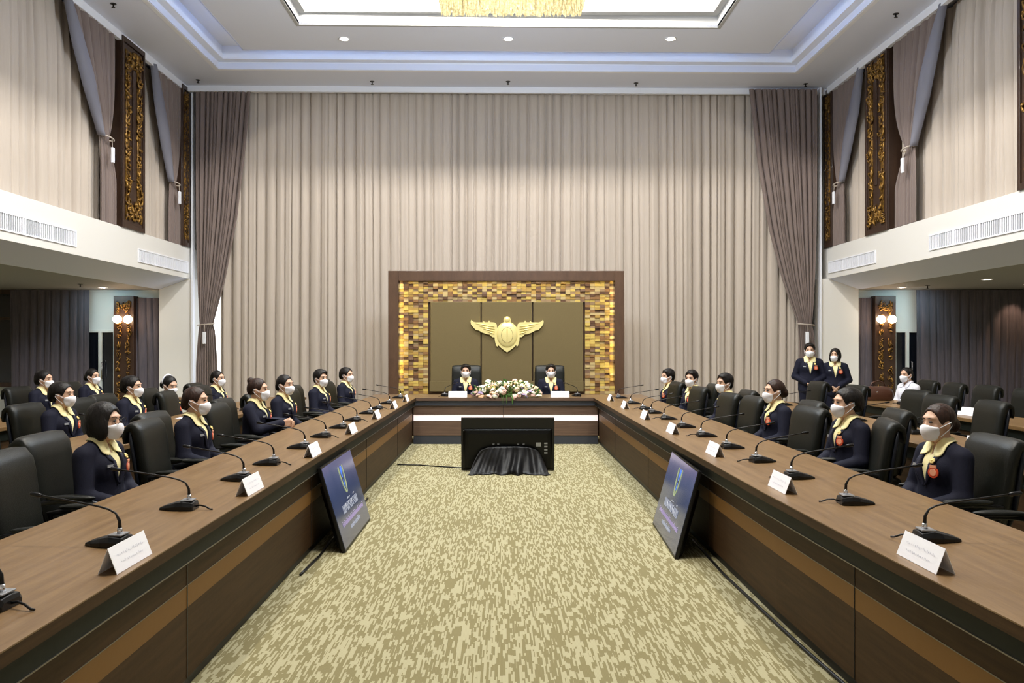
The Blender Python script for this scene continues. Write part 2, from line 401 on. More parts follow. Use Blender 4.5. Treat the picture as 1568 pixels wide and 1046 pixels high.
drape('tied_drape', (0, Zd, 0), (1, 0, 0), (0, -1, 0), bx(1250, Zd), [(ZC-.06, bx(1147, Zd)), (bz(252, Zd), bx(1160, Zd)), (bz(355, Zd), bx(1178, Zd)), (bz(430, Zd), bx(1198, Zd)), (bz(497, Zd), bx(1222, Zd))], .02,
      'tall brown drape tied back at the right end of the back wall', (bz(497, Zd), bx(1232, Zd)), .30, (bx(1250, Zd), bx(1224, Zd)), 12, .06, 4, False)
struct(MB().box(-6.45, -5.6, 17.93, 17.97, .1, 3.2).build('window_1', M['window']))
# side walls, upper floor
XcL, XcR = -7.08, 7.32
for nm, s, xx, secs in (('left', -1, XcL, ((10.4, 14.3), (15.1, 17.1), (YN+.1, 9.6))), ('right', 1, XcR, ((10.7, 14.65), (15.4, 17.4), (YN+.1, 9.9)))):
    for k, (a, b) in enumerate(secs):
        curtain('curtain', M['pale'], (xx, 0, 0), (0, 1, 0), (-s, 0, 0), a, b, ZP, ZC-.06, .24, .11,
                'pale sheer curtain above the %s balcony %s' % (nm, ('between the two wide carved pilasters', 'in the narrow bay beside the back corner', 'behind the camera end')[k]), seed=10+k+5*(s+1), per=9)
drape('tied_drape', (XL-.05, 0, 0), (0, 1, 0), (1, 0, 0), 14.28, [(ZC-.1, 12.62), (6.4, 12.9), (5.8, 13.25), (5.14, 13.72)], ZP+.01,
      'brown drape with grey lining tied back left of the big left pilaster', (5.14, 13.88), .26, (14.3, 13.74), 7, .05, 5)
drape('tied_drape', (XL-.05, 0, 0), (0, 1, 0), (1, 0, 0), 17.1, [(ZC-.1, 15.75), (6.3, 15.95), (5.6, 16.25), (4.93, 16.6)], ZP+.01,
      'brown drape tied back in the narrow bay above the left balcony', (4.93, 16.75), .26, (17.1, 16.55), 6, .05, 6)
drape('tied_drape', (XR+.04, 0, 0), (0, 1, 0), (-1, 0, 0), 14.65, [(ZC-.1, 12.95), (6.4, 13.2), (5.7, 13.5), (5.0, 13.9)], ZP+.01,
      'brown drape with grey lining tied back beside the big right pilaster', (5.0, 14.05), .26, (14.6, 13.86), 7, .05, 7)
drape('tied_drape', (XR+.04, 0, 0), (0, 1, 0), (-1, 0, 0), 17.3, [(ZC-.1, 15.95), (6.3, 16.15), (5.6, 16.5), (4.97, 16.85)], ZP+.01,
      'brown drape tied back in the narrow bay above the right balcony', (4.97, 16.98), .26, (17.3, 16.8), 6, .05, 8)

# ---- carved pilasters
def carving(mb, put, w, h, r_, bw, n_per_m=26):
    """gilt scrolls along a closed vertical ring of width w, height h, band bw; put(u,v,d)->point"""
    def blob(u, v, sc):
        k = r_.choice((0, 1, 2)); a0 = r_.random()*6.28
        if k == 0:
            pts = [(u+sc*.6*(1-t/7)*math.cos(a0+t*.75), v+sc*.8*(1-t/7)*math.sin(a0+t*.75)) for t in range(7)]
            mb.tube([put(p[0], p[1], .012+.006*i) for i, p in enumerate(pts)], [sc*.16]*6+[sc*.22], 5)
        else:
            du_, dv_ = math.cos(a0)*sc*.6, math.sin(a0)*sc*.8
            mb.tube([put(u-du_, v-dv_, .005), put(u, v, .03), put(u+du_, v+dv_, .012)], [sc*.06, sc*.24, sc*.05], 5)
    def band(u0, u1, v0, v1):
        n = int(abs((v1-v0)*(u1-u0))/(bw*bw)*9)+1
        for _ in range(n): blob(r_.uniform(u0, u1), r_.uniform(v0, v1), bw*r_.uniform(.35, .55))
    band(-w/2+bw*.3, -w/2+bw*.8, -h/2, h/2); band(w/2-bw*.8, w/2-bw*.3, -h/2, h/2)
    band(-w/2+bw*.3, w/2-bw*.3, h/2-bw*1.3, h/2-bw*.2); band(-w/2+bw*.3, w/2-bw*.3, -h/2+bw*.2, -h/2+bw*1.3)
def pilaster(s, xf, y0, y1, z0, z1, label, seed):
    r_ = random.Random(seed)
    root = thing('carved_pilaster', label, 'pilaster', (xf, (y0+y1)/2, z0))
    wd = y1-y0; xb = -s*-.3
    a, b = sorted((0, s*.28))
    MB().box(a, b, -wd/2, wd/2, 0, z1-z0).build('post', M['darkwood'], root, bev=.01)
    h = z1-z0; mb = MB()
    t = .06
    for q in ((-wd/2, -wd/2+t, 0, h), (wd/2-t, wd/2, 0, h), (-wd/2+t, wd/2-t, 0, t*1.5), (-wd/2+t, wd/2-t, h-t*1.5, h)):
        a, b = sorted((-s*.025, 0.0)); mb.box(a, b, q[0], q[1], q[2], q[3])
    for q in ((-.05, .05),):
        mb.box(*sorted((-s*.03, 0.0)), q[0], q[1], .9, h-.5)
    mb.build('moulding', M['darkwood'], root, bev=.006)
    cv = MB(); ww = wd-2*t-.04; bw = (wd-2*t)*.33
    for q in ((-ww/2+bw*.25, -ww/2+bw*.85, .2, h-.2), (ww/2-bw*.85, ww/2-bw*.25, .2, h-.2), (-ww/2+bw*.85, ww/2-bw*.85, h-.2-bw, h-.2), (-ww/2+bw*.85, ww/2-bw*.85, .2, .2+bw)):
        cv.box(*sorted((-s*.012, 0)), *q)
    carving(cv, lambda u, v, d: Vector((-s*d, u, v+h/2)), ww, h-.3, r_, bw)
    cv.build('carving', M['carve'], root, True)
    return root
pilaster(-1, -6.78, 14.4, 15.3, ZP, 7.12, 'wide dark carved gilt pilaster above the left balcony', 1)
pilaster(-1, -6.78, 17.1, 17.5, ZP, 7.12, 'narrow dark carved pilaster in the upper left back corner', 2)
pilaster(1, 7.04, 14.8, 15.7, ZP, 7.12, 'wide dark carved gilt pilaster above the right balcony', 3)
pilaster(1, 7.04, 17.3, 17.7, ZP, 7.12, 'narrow dark carved pilaster in the upper right back corner', 4)
pilaster(1, 7.04, 10.1, 11.05, ZP, 7.12, 'dark pilaster cut off by the upper right corner of the frame', 5)

# ---- balcony air vents
def vent(s, xf, y0, y1, z0, z1, label):
    root = thing('air_vent', label, 'air vent', (xf, (y0+y1)/2, (z0+z1)/2)); L_ = y1-y0; h = z1-z0
    d = -s*.02; m = MB(); t = .022
    for q in ((-L_/2, L_/2, -h/2, -h/2+t), (-L_/2, L_/2, h/2-t, h/2), (-L_/2, -L_/2+t, -h/2+t, h/2-t), (L_/2-t, L_/2, -h/2+t, h/2-t)):
        m.box(*sorted((0, d)), *q)
    m.build('vent_frame', M['trimw'], root, bev=.003)
    m = MB(); n = int(L_/.05)
    for k in range(n):
        y = -L_/2+t+(L_-2*t)*(k+.5)/n; m.box(*sorted((d*.15, d*.75)), y-.009, y+.009, -h/2+t, h/2-t)
    for k in range(1, int(L_/.65)):
        y = -L_/2+k*L_/int(L_/.65); m.box(*sorted((d*.1, d*.98)), y-.018, y+.018, -h/2+t, h/2-t)
    m.build('slats', M['trimw'], root)
    MB().box(*sorted((0, d*.12)), -L_/2+t, L_/2-t, -h/2+t, h/2-t).build('backing', M['greypanel'], root)
vent(-1, XL, 9.4, 12.87, 3.15, 3.41, 'long white slatted air vent on the left balcony front, nearer the camera')
vent(-1, XL, 15.06, 17.45, 3.14, 3.39, 'short white slatted air vent on the left balcony front by the back wall')
vent(1, XR, 9.8, 13.37, 3.15, 3.41, 'long white slatted air vent on the right balcony front, nearer the camera')
vent(1, XR, 15.3, 17.5, 3.14, 3.39, 'short white slatted air vent on the right balcony front by the back wall')

# ---- aisle back wall
def aisle(s, nm, xs):
    # xs: column edge, curtain end, panel end, white end, outer curtain end
    a0, a1, a2, a3, a4 = xs
    struct(MB().box(*sorted((a0, s*12)), 17.78, 18.1, 0, 2.8).build('wall_aisle_'+nm, M['coolwhite']))
    lo, hi = sorted((a0, a1))
    curtain('curtain', M['aislecurt'], (0, 17.68, 0), (1, 0, 0), (0, -1, 0), lo, hi, .02, 2.62, .15, .035, 'narrow grey curtain beside the white column at the back of the %s aisle' % nm, seed=30+s)
    lo, hi = sorted((a3, a4))
    curtain('curtain', M['aislecurt'], (0, 17.45, 0), (1, 0, 0), (0, -1, 0), lo, hi, .02, 2.78, .17, .04, 'wide dark grey curtain across the back of the %s aisle' % nm, seed=40+s)
    # carved panel
    xm = (a1+a2)/2; wd = abs(a2-a1)
    root = thing('gilt_pilaster', 'dark carved gilt wall panel behind the lamps in the %s aisle' % nm, 'wall panel', (xm, 17.6, 0))
    MB().box(-wd/2, wd/2, -.05, .17, 0, 2.66).build('post', M['darkwood'], root, bev=.008)
    cv = MB(); carving(cv, lambda u, v, d: Vector((u, -.05-d, v+1.35)), wd-.08, 2.35, random.Random(50+s), wd*.33)
    cv.build('carving', M['carve'], root, True)
    # door
    xd = (a2+a3)/2; x0, x1 = sorted((a2-s*-.03, a3+s*.25)); z1 = 1.93
    m = MB(); t = .05
    m.box(x0, x0+t, 17.7, 17.78, 0, z1); m.box(x1-t, x1, 17.7, 17.78, 0, z1); m.box(x0+t, x1-t, 17.7, 17.78, z1-t*1.2, z1)
    xq = x0+(x1-x0)*.5; m.box(xq-.035, xq+.035, 17.7, 17.78, 0, z1-t*1.2)
    d = MB().box(x0+t, x1-t, 17.74, 17.76, 0, z1-t*1.2).build('door_1' if s < 0 else 'door_2', M['darkglass']); struct(d)
    m.build('door_frame', M['coolwhite'], d, bev=.004)
    MB().tube([(xq+.07, 17.70, .85), (xq+.07, 17.64, .87), (xq+.07, 17.64, 1.22), (xq+.07, 17.70, 1.24)], .014, 6).build('door_handle', M['chrome'], d, True)
    # globe sconces
    for k, q in enumerate((.24, .76) if s > 0 else (.76, .24)):
        xx = min(a1, a2)+wd*q
        rt = thing('wall_sconce', 'round glowing globe lamp in the %s aisle, %s' % (nm, 'beside the grey curtain' if k == 0 else 'beside the glass door'), 'wall lamp', (xx, 17.5, 2.15))
        MB().ell((0, 0, 0), (.088, .088, .088), 16, 10).build('globe', M['globe'], rt, True)
        MB().tube([(0, .05, -.09), (0, .0, -.12), (0, 0, -.085)], .02, 8).build('bracket', M['carve'], rt, True)
        point('sconce_light', (xx, 17.36, 2.15), 7 if k == 0 else 3.5, (1, .62, .35), .08)
aisle(-1, 'left', (-7.44, -8.0, -8.44, -8.9, -10.6))
aisle(1, 'right', (7.5, 8.07, 8.52, 8.9, 11.9))
wn = struct(MB().box(-11.6, -10.65, 17.66, 17.7, .75, 2.72).build('window_3', M['darkglass']))
m = MB(); m.box(-11.7, -10.55, 17.6, 17.66, .68, .78); m.box(-11.7, -10.55, 17.6, 17.66, 2.14, 2.2); m.box(-11.7, -10.6, 17.6, 17.66, 2.7, 2.8); m.box(-10.62, -10.55, 17.6, 17.66, .78, 2.7)
m.build('window_frame', M['darkwood'], wn)
# the orange-lit spot on the right aisle curtain
spot('aisle_downlight', (10.95, 17.05, 2.78), 30, (1, .62, .38), 70, .5, (R(18), 0, 0))

# ---- ceiling fittings
def downlight(x, y, z, label, grp, rr=.075):
    rt = thing('downlight', label, 'ceiling light', (x, y, z), 0, grp)
    m = MB(); n = 20
    a = [Vector((rr*math.cos(2*math.pi*k/n), rr*math.sin(2*math.pi*k/n), 0)) for k in range(n)]
    m.loft([[p*1.25+Vector((0, 0, 0)) for p in a], [p*1.22+Vector((0, 0, -.012)) for p in a], [p+Vector((0, 0, -.012)) for p in a], [p*.98 for p in a]], 0, False)
    m.build('rim', M['trimw'], rt, True)
    MB().loft([[p*.98+Vector((0, 0, -.004)) for p in a], [p*.3+Vector((0, 0, -.009)) for p in a]]).build('lamp_face', M['lampface'], rt)
for x, nm in ((-2.94, 'left'), (.10, 'middle'), (3.11, 'right')):
    downlight(x, 15.0, ZPn, 'recessed round downlight in the ceiling panel before the back wall, %s of three' % nm, 'ceiling panel downlights', .085)
    spot('panel_downlight', (x, 15.0, ZPn-.03), 60, WARM, 90, .5)
DL = [(-1, 8.75, 12.0, 'brightest one above the second row of chairs'), (-1, 8.35, 16.9, 'one nearest the globe lamps'),
      (1, 8.33, 16.9, 'one nearest the globe lamps'), (1, 8.85, 14.8, 'second one out from the globe lamps'), (1, 9.1, 12.2, 'third one out from the globe lamps'), (1, 10.4, 16.0, 'one close to the orange-lit curtain')]
for s, x, y, t in DL:
    downlight(s*x, y, 2.80, 'small round downlight in the %s aisle ceiling, %s' % ('left' if s < 0 else 'right', t), 'aisle downlights', .08)
SPK = [(-2.76, 17.1, 'back edge, left'), (.11, 17.1, 'back edge, centre'), (2.83, 17.2, 'back edge, right'), (-6.35, 13.2, 'left side near the frame top'), (-6.4, 17.0, 'left back corner'), (6.6, 13.6, 'right side near the frame top'), (6.45, 17.25, 'right back corner')]
def sprinkler():
    m = MB(); m.tube([(0, 0, 0), (0, 0, -.008)], [.05, .045], 12); m.tube([(0, 0, -.005), (0, 0, -.06)], .012, 8); m.tube([(0, 0, -.058), (0, 0, -.064)], .03, 10); return m.mesh('sprinkler', M['plastic'])
spm = sprinkler()
for x, y, t in SPK:
    tag(link('sprinkler_head', spm), 'small dark sprinkler head on the lower ceiling, %s' % t, 'sprinkler', 'ceiling sprinklers').location = (x, y, ZC)
for s, x, y, t in ((-1, -8.35, 16.0, 'left'), (1, 8.6, 16.4, 'right'), (1, 10.5, 13.6, 'far right')):
    tag(link('sprinkler_head', spm), 'small dark sprinkler head on the %s aisle ceiling' % t, 'sprinkler', 'aisle sprinklers').location = (x, y, 2.80)
# chandelier
root = thing('chandelier', 'large rectangular crystal chandelier glowing in the ceiling recess', 'chandelier', (.13, 10.0, 8.3))
m = MB(); r_ = random.Random(3)
CW, CD = 1.04, 2.05
m.box(-CW, CW, -CD, CD, -.35, -.02)
m.build('canopy_frame', M['gold'], root)
m = MB()
for k in range(1500):
    side = r_.random()
    if side < .45: x, y = r_.uniform(-CW, CW), CD*r_.choice((1, 1, .9))
    elif side < .6: x, y = r_.uniform(-CW, CW), -CD
    elif side < .8: x, y = CW*r_.choice((-1, 1)), r_.uniform(-CD, CD)
    else: x, y = r_.uniform(-CW, CW), r_.uniform(-CD, CD)
    zb = -1.83+r_.uniform(0, .09); rr = r_.uniform(.008, .018)
    m.tube([(x, y, -.35), (x, y, zb+.05), (x, y, zb)], [rr*.7, rr, rr*.2], 4)
o = m.build('crystal_strands', M['crystal'], root); o['kind'] = 'stuff'
m = MB()
for x0, x1, y0, y1 in ((-CW, CW, CD-.03, CD), (-CW, CW, -CD, -CD+.03), (-CW, -CW+.03, -CD, CD), (CW-.03, CW, -CD, CD)): m.box(x0, x1, y0, y1, -1.72, -.36)
m.build('crystal_curtain', M['crystal'], root)

# ================================================================= BACKDROP
ZB = 15.6
def X_(px, Z=ZB): return (px-770)*Z/F
root = thing('backdrop_screen', 'large wood-framed backdrop with gold mosaic border and olive panels', 'backdrop', (0, ZB, 0))
x0, x1, zt = X_(595), X_(955), bz(415, ZB); xi0, xi1, zi = X_(610.5), X_(941), bz(430.5, ZB); xp0, xp1, zp, zpb = X_(658), X_(893.5), bz(462, ZB), bz(597, ZB)
m = MB(); m.box(x0, xi0, -.06, .3, 0, zt); m.box(xi1, x1, -.06, .3, 0, zt); m.box(xi0, xi1, -.06, .3, zi, zt)
m.build('outer_frame', M['framewood'], root, bev=.008)
MB().box(xi0, xi1, .08, .28, 0, zi).build('backboard', M['framewood'], root)
m = MB(); r_ = random.Random(5); bw, bh = (xi1-xi0)/44.0, .0505
nz = int(zi/bh)
for i in range(44):
    for j in range(nz+1):
        xa = xi0+i*bw; z1_ = zi-j*bh; z0_ = z1_-bh
        if z0_ < .3: continue
        xc_ = xa+bw/2
        if xp0 < xc_ < xp1 and z1_ < zp+.02: continue
        k = r_.choices(range(7), (5, 5, 4, 3, 4, 3, 2))[0]
        m.box(xa+.001, xa+bw-.001, .03-.045*r_.random(), .09, z0_+.001, z1_-.001, k)
m.build('mosaic_border', M['mos'], root)
for a, b in ((X_(659), X_(736)), (X_(737.5), X_(815)), (X_(816.5), X_(893))):
    MB().box(a, b, -.02, .08, zpb, zp).build('fabric_panel', M['olive'], root, bev=.02, seg=3)
m = MB().box(xp0, xp1, -.03, .08, .9, zpb-.03).build('ledge', M['olive'], root, bev=.005)
# warm strips tucked inside the frame
m = MB(); m.box(xi0+.002, xi0+.010, -.055, -.045, .5, zi); m.box(xi1-.010, xi1-.002, -.055, -.045, .5, zi)
for xx, ry in ((xi0+.03, 1), (xi1-.03, -1)):
    area('mosaic_lamp', (xx, ZB-.05, 1.9), .02, 2.0, 1.6, (1, .74, .25), (R(90), 0, R(-50)*ry*0), 170).rotation_euler = (R(90), 0, R(-70*ry))
area('mosaic_lamp', ((xi0+xi1)/2, ZB-.055, zi-.02), 3.8, .02, 1.6, (1, .76, .3), (R(15), 0, 0), 170)
# emblem
root = thing('wall_emblem', 'gold winged shield emblem mounted on the olive backdrop panels', 'emblem', (X_(776.5), ZB-.03, bz(512, ZB)))
sc = ZB/F/10.45
def ep(u, v): return ((u-800)*sc, -(v-440)*sc)
half = [(800, 728), (745, 690), (700, 655), (655, 608), (648, 640), (628, 625), (608, 560), (600, 488), (565, 486), (530, 455), (520, 440), (480, 440), (440, 425), (400, 410), (350, 380), (300, 372), (262, 330), (225, 285), (217, 240), (228, 208), (262, 240), (300, 250), (410, 248), (428, 228), (445, 248), (497, 246), (512, 214), (527, 246), (600, 250), (632, 280), (642, 338), (670, 300), (700, 270), (745, 245)]
right = [(1600-u, v) for u, v in half[1:]][::-1]
cres = [(742, 215), (748, 185), (770, 160), (800, 152), (830, 160), (852, 185), (858, 215)]
poly = [ep(*p) for p in half]+[ep(*p) for p in cres]+[ep(*p) for p in right]
me = bpy.data.meshes.new('emblem_plate'); bm = bmesh.new()
vf = [bm.verts.new((a, -.03, b)) for a, b in poly]; f = bm.faces.new(vf)
ex = bmesh.ops.extrude_face_region(bm, geom=[f]); bmesh.ops.translate(bm, verts=[v for v in ex['geom'] if isinstance(v, bmesh.types.BMVert)], vec=(0, .03, 0))
bmesh.ops.recalc_face_normals(bm, faces=bm.faces); bmesh.ops.triangulate(bm, faces=[q for q in bm.faces if len(q.verts) > 4]); bm.to_mesh(me); bm.free(); me.materials.append(M['gold'])
link('emblem_plate', me, root)
m = MB()
m.ell((*[ep(800, 470)[0]], -.03, ep(800, 450)[1]), (.20, .035, .24), 24, 12)
m.ell((0, -.03, ep(800, 208)[1]), (.055, .02, .055), 14, 8)
m.build('shield_boss', M['gold'], root, True)
m = MB()
for s in (-1, 1):
    for k in range(4):
        ua, ub = 600, 300+k*60; va, vb = 300+k*38, 270+k*42
        p = [ep(800+s*(u-800), v) for u, v in ((ua, va+20), ((ua+ub)/2, (va+vb)/2+8), (ub, vb))]
        m.tube([(p[0][0], -.032, p[0][1]), (p[1][0], -.036, p[1][1]), (p[2][0], -.032, p[2][1])], [.012, .014, .004], 6)
m.build('wing_feathers', M['gold'], root, True)
m = MB(); m.tube([(0, -.066, ep(0, 350)[1]), (0, -.068, ep(0, 540)[1])], [.008, .004], 6)
m.tube([(.11*math.cos(a), -.058, ep(0, 455)[1]+.15*math.sin(a)) for a in [2*math.pi*k/20 for k in range(21)]], .004, 5)
m.build('shield_engraving', M['carve'], root, True)

# ================================================================= TABLES
def side_table(s, inner, outer, y0, y1, label, panel_in=.055, seam_y=()):
    """inner: [(y, x)...] polyline of the inner edge (x>0 for either side, mirrored by s)"""
    root = thing('conference_table', label, 'table', (s*(inner[0][1]+outer)/2, (y0+y1)/2, 0))
    ox, oy = root.location.x, root.location.y
    def band(off_in, off_out, z0, z1, mat, name, bev=0):
        m = MB(); rings = []
        for y, x in inner:
            xa = s*(x+off_in)-ox; xb = (s*(x+off_out)-ox) if off_out is not None else s*outer-ox
            rings.append([Vector((xa, y-oy, z0)), Vector((xb, y-oy, z0)), Vector((xb, y-oy, z1)), Vector((xa, y-oy, z1))])
        m.loft(rings); return m.build(name, mat, root, bev=bev)
    band(0, None, .744, .75, M['wood_y'], 'tabletop', .001)
    band(.0015, None, .70, .744, M['panel_y'], 'table_edge')  # darker wood on the lip: its shade is put into the colour
    p = panel_in
    band(p*.35, p+.03, .62, .70, M['band'], 'dark_fascia')
    band(p*.3, p*.35+.01, .615, .62, M['steel'], 'metal_line')
    band(p, p+.03, .49, .615, M['panel_y'], 'upper_panel')
    band(p-.002, p+.03, .486, .49, M['steel'], 'metal_line')
    band(p, p+.03, .386, .486, M['stripe'], 'bronze_stripe')
    band(p, p+.03, .06, .386, M['panel_y'], 'lower_panel')
    band(p+.02, p+.05, 0, .06, M['kick'], 'kickboard')
    for y in seam_y:
        m = MB()
        x = next(xa+(xb-xa)*(y-ya)/(yb-ya) for (ya, xa), (yb, xb) in zip(inner, inner[1:]) if min(ya, yb) <= y <= max(ya, yb))
        m.box(*sorted((s*(x+p-.003)-ox, s*(x+p+.01)-ox)), y-oy-.003, y-oy+.003, .06, .615)
        m.build('panel_seam', M['kick'], root)
    m = MB()
    for y in (y0+.1, (y0+y1)/2, y1-.15): m.box(*sorted((s*(outer-.10)-ox, s*(inner[0][1]+.25)-ox)), y-oy-.02, y-oy+.02, 0, .70)
    m.build('leg_panel', M['panel_y'], root)
    return root
LT = [(1.2, 1.38), (3, 1.395), (6, 1.41), (13.0, 1.395)]
RT = [(1.2, 1.64), (2.4, 1.575), (3.2, 1.54), (4.7, 1.50), (8, 1.475), (13.0, 1.455)]
side_table(-1, LT, 2.19, 1.2, 13.0, 'long left walnut conference table with microphones and name cards', .06, (3.74, 6.2, 8.7, 11.2))
side_table(1, RT, 2.37, 1.2, 13.0, 'long right walnut conference table with microphones and name cards', .09, (3.72, 6.2, 8.7, 11.2))
root = thing('head_table', 'walnut head table joining the two long tables before the backdrop', 'table', (0, 13.0, 0))
MB().box(-2.19, 2.37, 0.002, .85, .744, .75).build('tabletop', M['wood_x'], root, bev=.001)
MB().box(-2.19, 2.37, 0.003, .85, .70, .744).build('table_edge', M['panel_x'], root)  # lip shade put into the wood colour here too
MB().box(-1.44, 1.53, .03, .07, .62, .70).build('dark_fascia', M['band_x'], root)
MB().box(-1.44, 1.53, .06, .09, .47, .62).build('upper_panel', M['panel_x'], root)
MB().box(-1.44, 1.53, .07, .09, .375, .47).build('lit_strip', M['litstripe'], root)
MB().box(-1.44, 1.53, .05, .09, .14, .375).build('lower_panel', M['panel_x'], root)
MB().box(-1.44, 1.53, .06, .09, 0, .14).build('kickboard', M['band_x'], root)
MB().box(.005, .012, .055, .06, .14, .62).build('panel_seam', M['kick'], root)
MB().box(-2.1, 2.28, .78, .81, .05, .70).build('modesty_panel', M['panel_x'], root)
def row_table(x0, x1, y0, y1, s, label):
    root = thing('row_table', label, 'table', ((x0+x1)/2, (y0+y1)/2, 0)); w_ = abs(x1-x0)/2; h = (y1-y0)/2
    MB().box(-w_, w_, -h, h, .71, .75).build('tabletop', M['wood_y'], root, bev=.003)
    xi = -s*w_; a = sorted((xi+s*.05, xi+s*.08))
    MB().box(*a, -h+.05, h-.05, .60, .71).build('dark_fascia', M['band'], root)
    MB().box(*sorted((xi+s*.07, xi+s*.10)), -h+.05, h-.05, .05, .60).build('front_panel', M['panel_y'], root)
    m = MB()
    for y in (-h+.08, 0, h-.08): m.box(-w_+.11, w_-.11, y-.02, y+.02, 0, .71)
    m.build('leg_panel', M['panel_y'], root)
row_table(-3.95, -3.2, 4.6, 13.2, -1, 'second long table from the centre on the left side')
row_table(-5.85, -5.15, 6.0, 13.2, -1, 'outermost long table on the left side, third from the centre')
row_table(3.55, 4.27, 4.6, 13.0, 1, 'second long table from the centre on the right side')
row_table(5.35, 6.05, 6.0, 13.0, 1, 'outermost long table on the right side, third from the centre')

# ================================================================= CHAIRS (front = +x)
def ringxy(cx, cz, hw, ht, tilt, n=20, e=.5):
    """superellipse ring: width along y, thickness perpendicular to spine direction (tilt from vertical)"""
    out = []
    for k in range(n):
        a = 2*math.pi*k/n; c, s_ = math.cos(a), math.sin(a)
        u = math.copysign(abs(c)**e, c)*hw; v = math.copysign(abs(s_)**e, s_)*ht
        out.append(Vector((cx+v*math.cos(tilt), u, cz+v*math.sin(tilt))))
    return out
def make_chair(name, label, tall=False):
    root = thing(name, label, 'chair')
    H = 1.03 if not tall else 1.22
    m = MB(); rg = []
    for t in [i/8 for i in range(9)]:
        x = -.25+.50*t; w_ = .245+.015*math.sin(math.pi*t)
        rg.append([Vector((x, p.y, .445+p.z)) for p in [Vector((0, math.copysign(abs(math.cos(a))**.5, math.cos(a))*w_*(.9 if t in (0, 1) else 1), math.copysign(abs(math.sin(a))**.6, math.sin(a))*(.045+.012*math.sin(math.pi*t)-(.02 if t in (0, 1) else 0)))) for a in [2*math.pi*k/20 for k in range(20)]]])
    m.loft(rg); m.build('seat', M['leather'], root, True)
    # spine of the backrest
    m = MB(); rg = []
    z = H
    sp = [(-.185, .47, .20, .030, .1), (-.195, .52, .235, .045, .12), (-.215, .62, .25, .048, .14), (-.235, .75, .26, .045, .16), (-.255, z-.13, .265, .045, .2),
          (-.27, z-.06, .265, .046, .35), (-.295, z-.022, .26, .045, 1.0), (-.325, z-.02, .255, .036, 1.6), (-.352, z-.045, .25, .028, 2.4), (-.362, z-.10, .245, .02, 2.9), (-.362, z-.14, .235, .012, 3.0)]
    for cx, cz, hw, ht, ti in sp:
        rg.append(ringxy(cx, cz, hw, ht, ti, 24, .45))
    m.loft(rg); bk = m.build('backrest', M['leather'], root, True)
    m = MB()
    for k, zz in enumerate((.66, .80) if not tall else (.66, .80, .95, 1.09)):
        xx = -.205-.05*(zz-.5)/.45+.035
        m.tube([(xx-.015, -.25, zz), (xx+.002, 0, zz), (xx-.015, .25, zz)], .004, 5)
    m.build('seam', M['shell'], bk, True)
    m = MB(); rg = [ringxy(-.245, .50, .21, .014, .1, 20, .5), ringxy(-.265, .62, .262, .018, .12, 20, .5), ringxy(-.285, .78, .272, .02, .14, 20, .5), ringxy(-.305, H-.12, .27, .02, .16, 20, .5), ringxy(-.315, H-.05, .25, .014, .2, 20, .5)]
    m.loft(rg); m.build('back_shell', M['shell'], root, True)
    for s in (-1, 1):
        m = MB(); y = s*.285
        m.tube([(-.12, s*.2, .42), (-.1, y, .44), (-.14, y+s*.01, .56), (-.17, y, .655), (-.05, y+s*.01, .675), (.10, y+s*.008, .672), (.19, y, .645), (.17, y, .54), (.08, y-s*.01, .43), (.06, s*.2, .42)],
               [.014, .018, .017, .02, .02, .02, .018, .015, .017, .014], 8)
        a = m.build('armrest', M['plastic'], root, True)
        m = MB(); m.ell((.02, y+s*.008, .69), (.15, .034, .020), 14, 8); m.build('arm_pad', M['leather'], a, True)
    m = MB(); m.tube([(0, 0, .10), (0, 0, .25), (0, 0, .25), (0, 0, .41)], [.03, .03, .02, .02], 12); m.tube([(0, 0, .385), (0, 0, .41)], .1, 12)
    m.build('gas_column', M['plastic'], root, True)
    m = MB()
    for k in range(5):
        a = 2*math.pi*k/5+.3; c, s_ = math.cos(a), math.sin(a)
        m.tube([(0, 0, .12), (.12*c, .12*s_, .105), (.28*c, .28*s_, .075)], [.032, .024, .016], 8)
    m.build('star_base', M['plastic'], root, True)
    m = MB()
    for k in range(5):
        a = 2*math.pi*k/5+.3; c, s_ = math.cos(a), math.sin(a)
        for d in (-.014, .014):
            m.tube([(.28*c-s_*d-s_*.009, .28*s_+c*d+c*.009, .03), (.28*c-s_*d+s_*.009, .28*s_+c*d-c*.009, .03)], .03, 10)
        m.tube([(.28*c, .28*s_, .085), (.28*c, .28*s_, .03)], .01, 6)
    m.build('casters', M['plastic'], root)
    return root
proto = make_chair('office_chair', 'x'); used = [0]
def chair(x, y, rz, label, group, bl=True):
    """x = position of the top of the backrest; the chair faces rz"""
    rx = x+.30*math.cos(rz); ry = y+.30*math.sin(rz)
    if not used[0]:
        used[0] = 1; proto.location = (rx, ry, 0); proto.rotation_euler = (0, 0, rz); proto['label'] = label; proto['group'] = group; return proto
    return dup(proto, (rx, ry, 0), rz, label, group)
G1, G2, G3 = 'chairs along the left conference table', 'chairs along the second left table', 'chairs along the outermost left table'
H1, H2, H3 = 'chairs along the right conference table', 'chairs along the second right table', 'chairs along the outermost right table'
pi = math.pi
def LC(x, y, t, g, tw=0): chair(x, y, R(tw), t, g)
def RC(x, y, t, g, tw=0): chair(x, y, pi+R(tw), t, g)
LC(-2.62, 4.22, 'empty black leather chair at the left frame edge, nearest the camera', G1, 8)
LC(-2.90, 5.08, 'black leather chair under the woman with glasses and black bob', G1, 3)
LC(-2.66, 6.02, 'empty black leather chair between the bespectacled woman and the brown-haired woman', G1, 4)
LC(-2.90, 6.68, 'black leather chair under the woman with neat brown updo', G1)
LC(-2.72, 7.62, 'empty black leather chair between the brown-haired woman and the clasped-hands woman', G1, -3)
LC(-2.90, 8.36, 'black leather chair under the woman with clasped hands', G1)
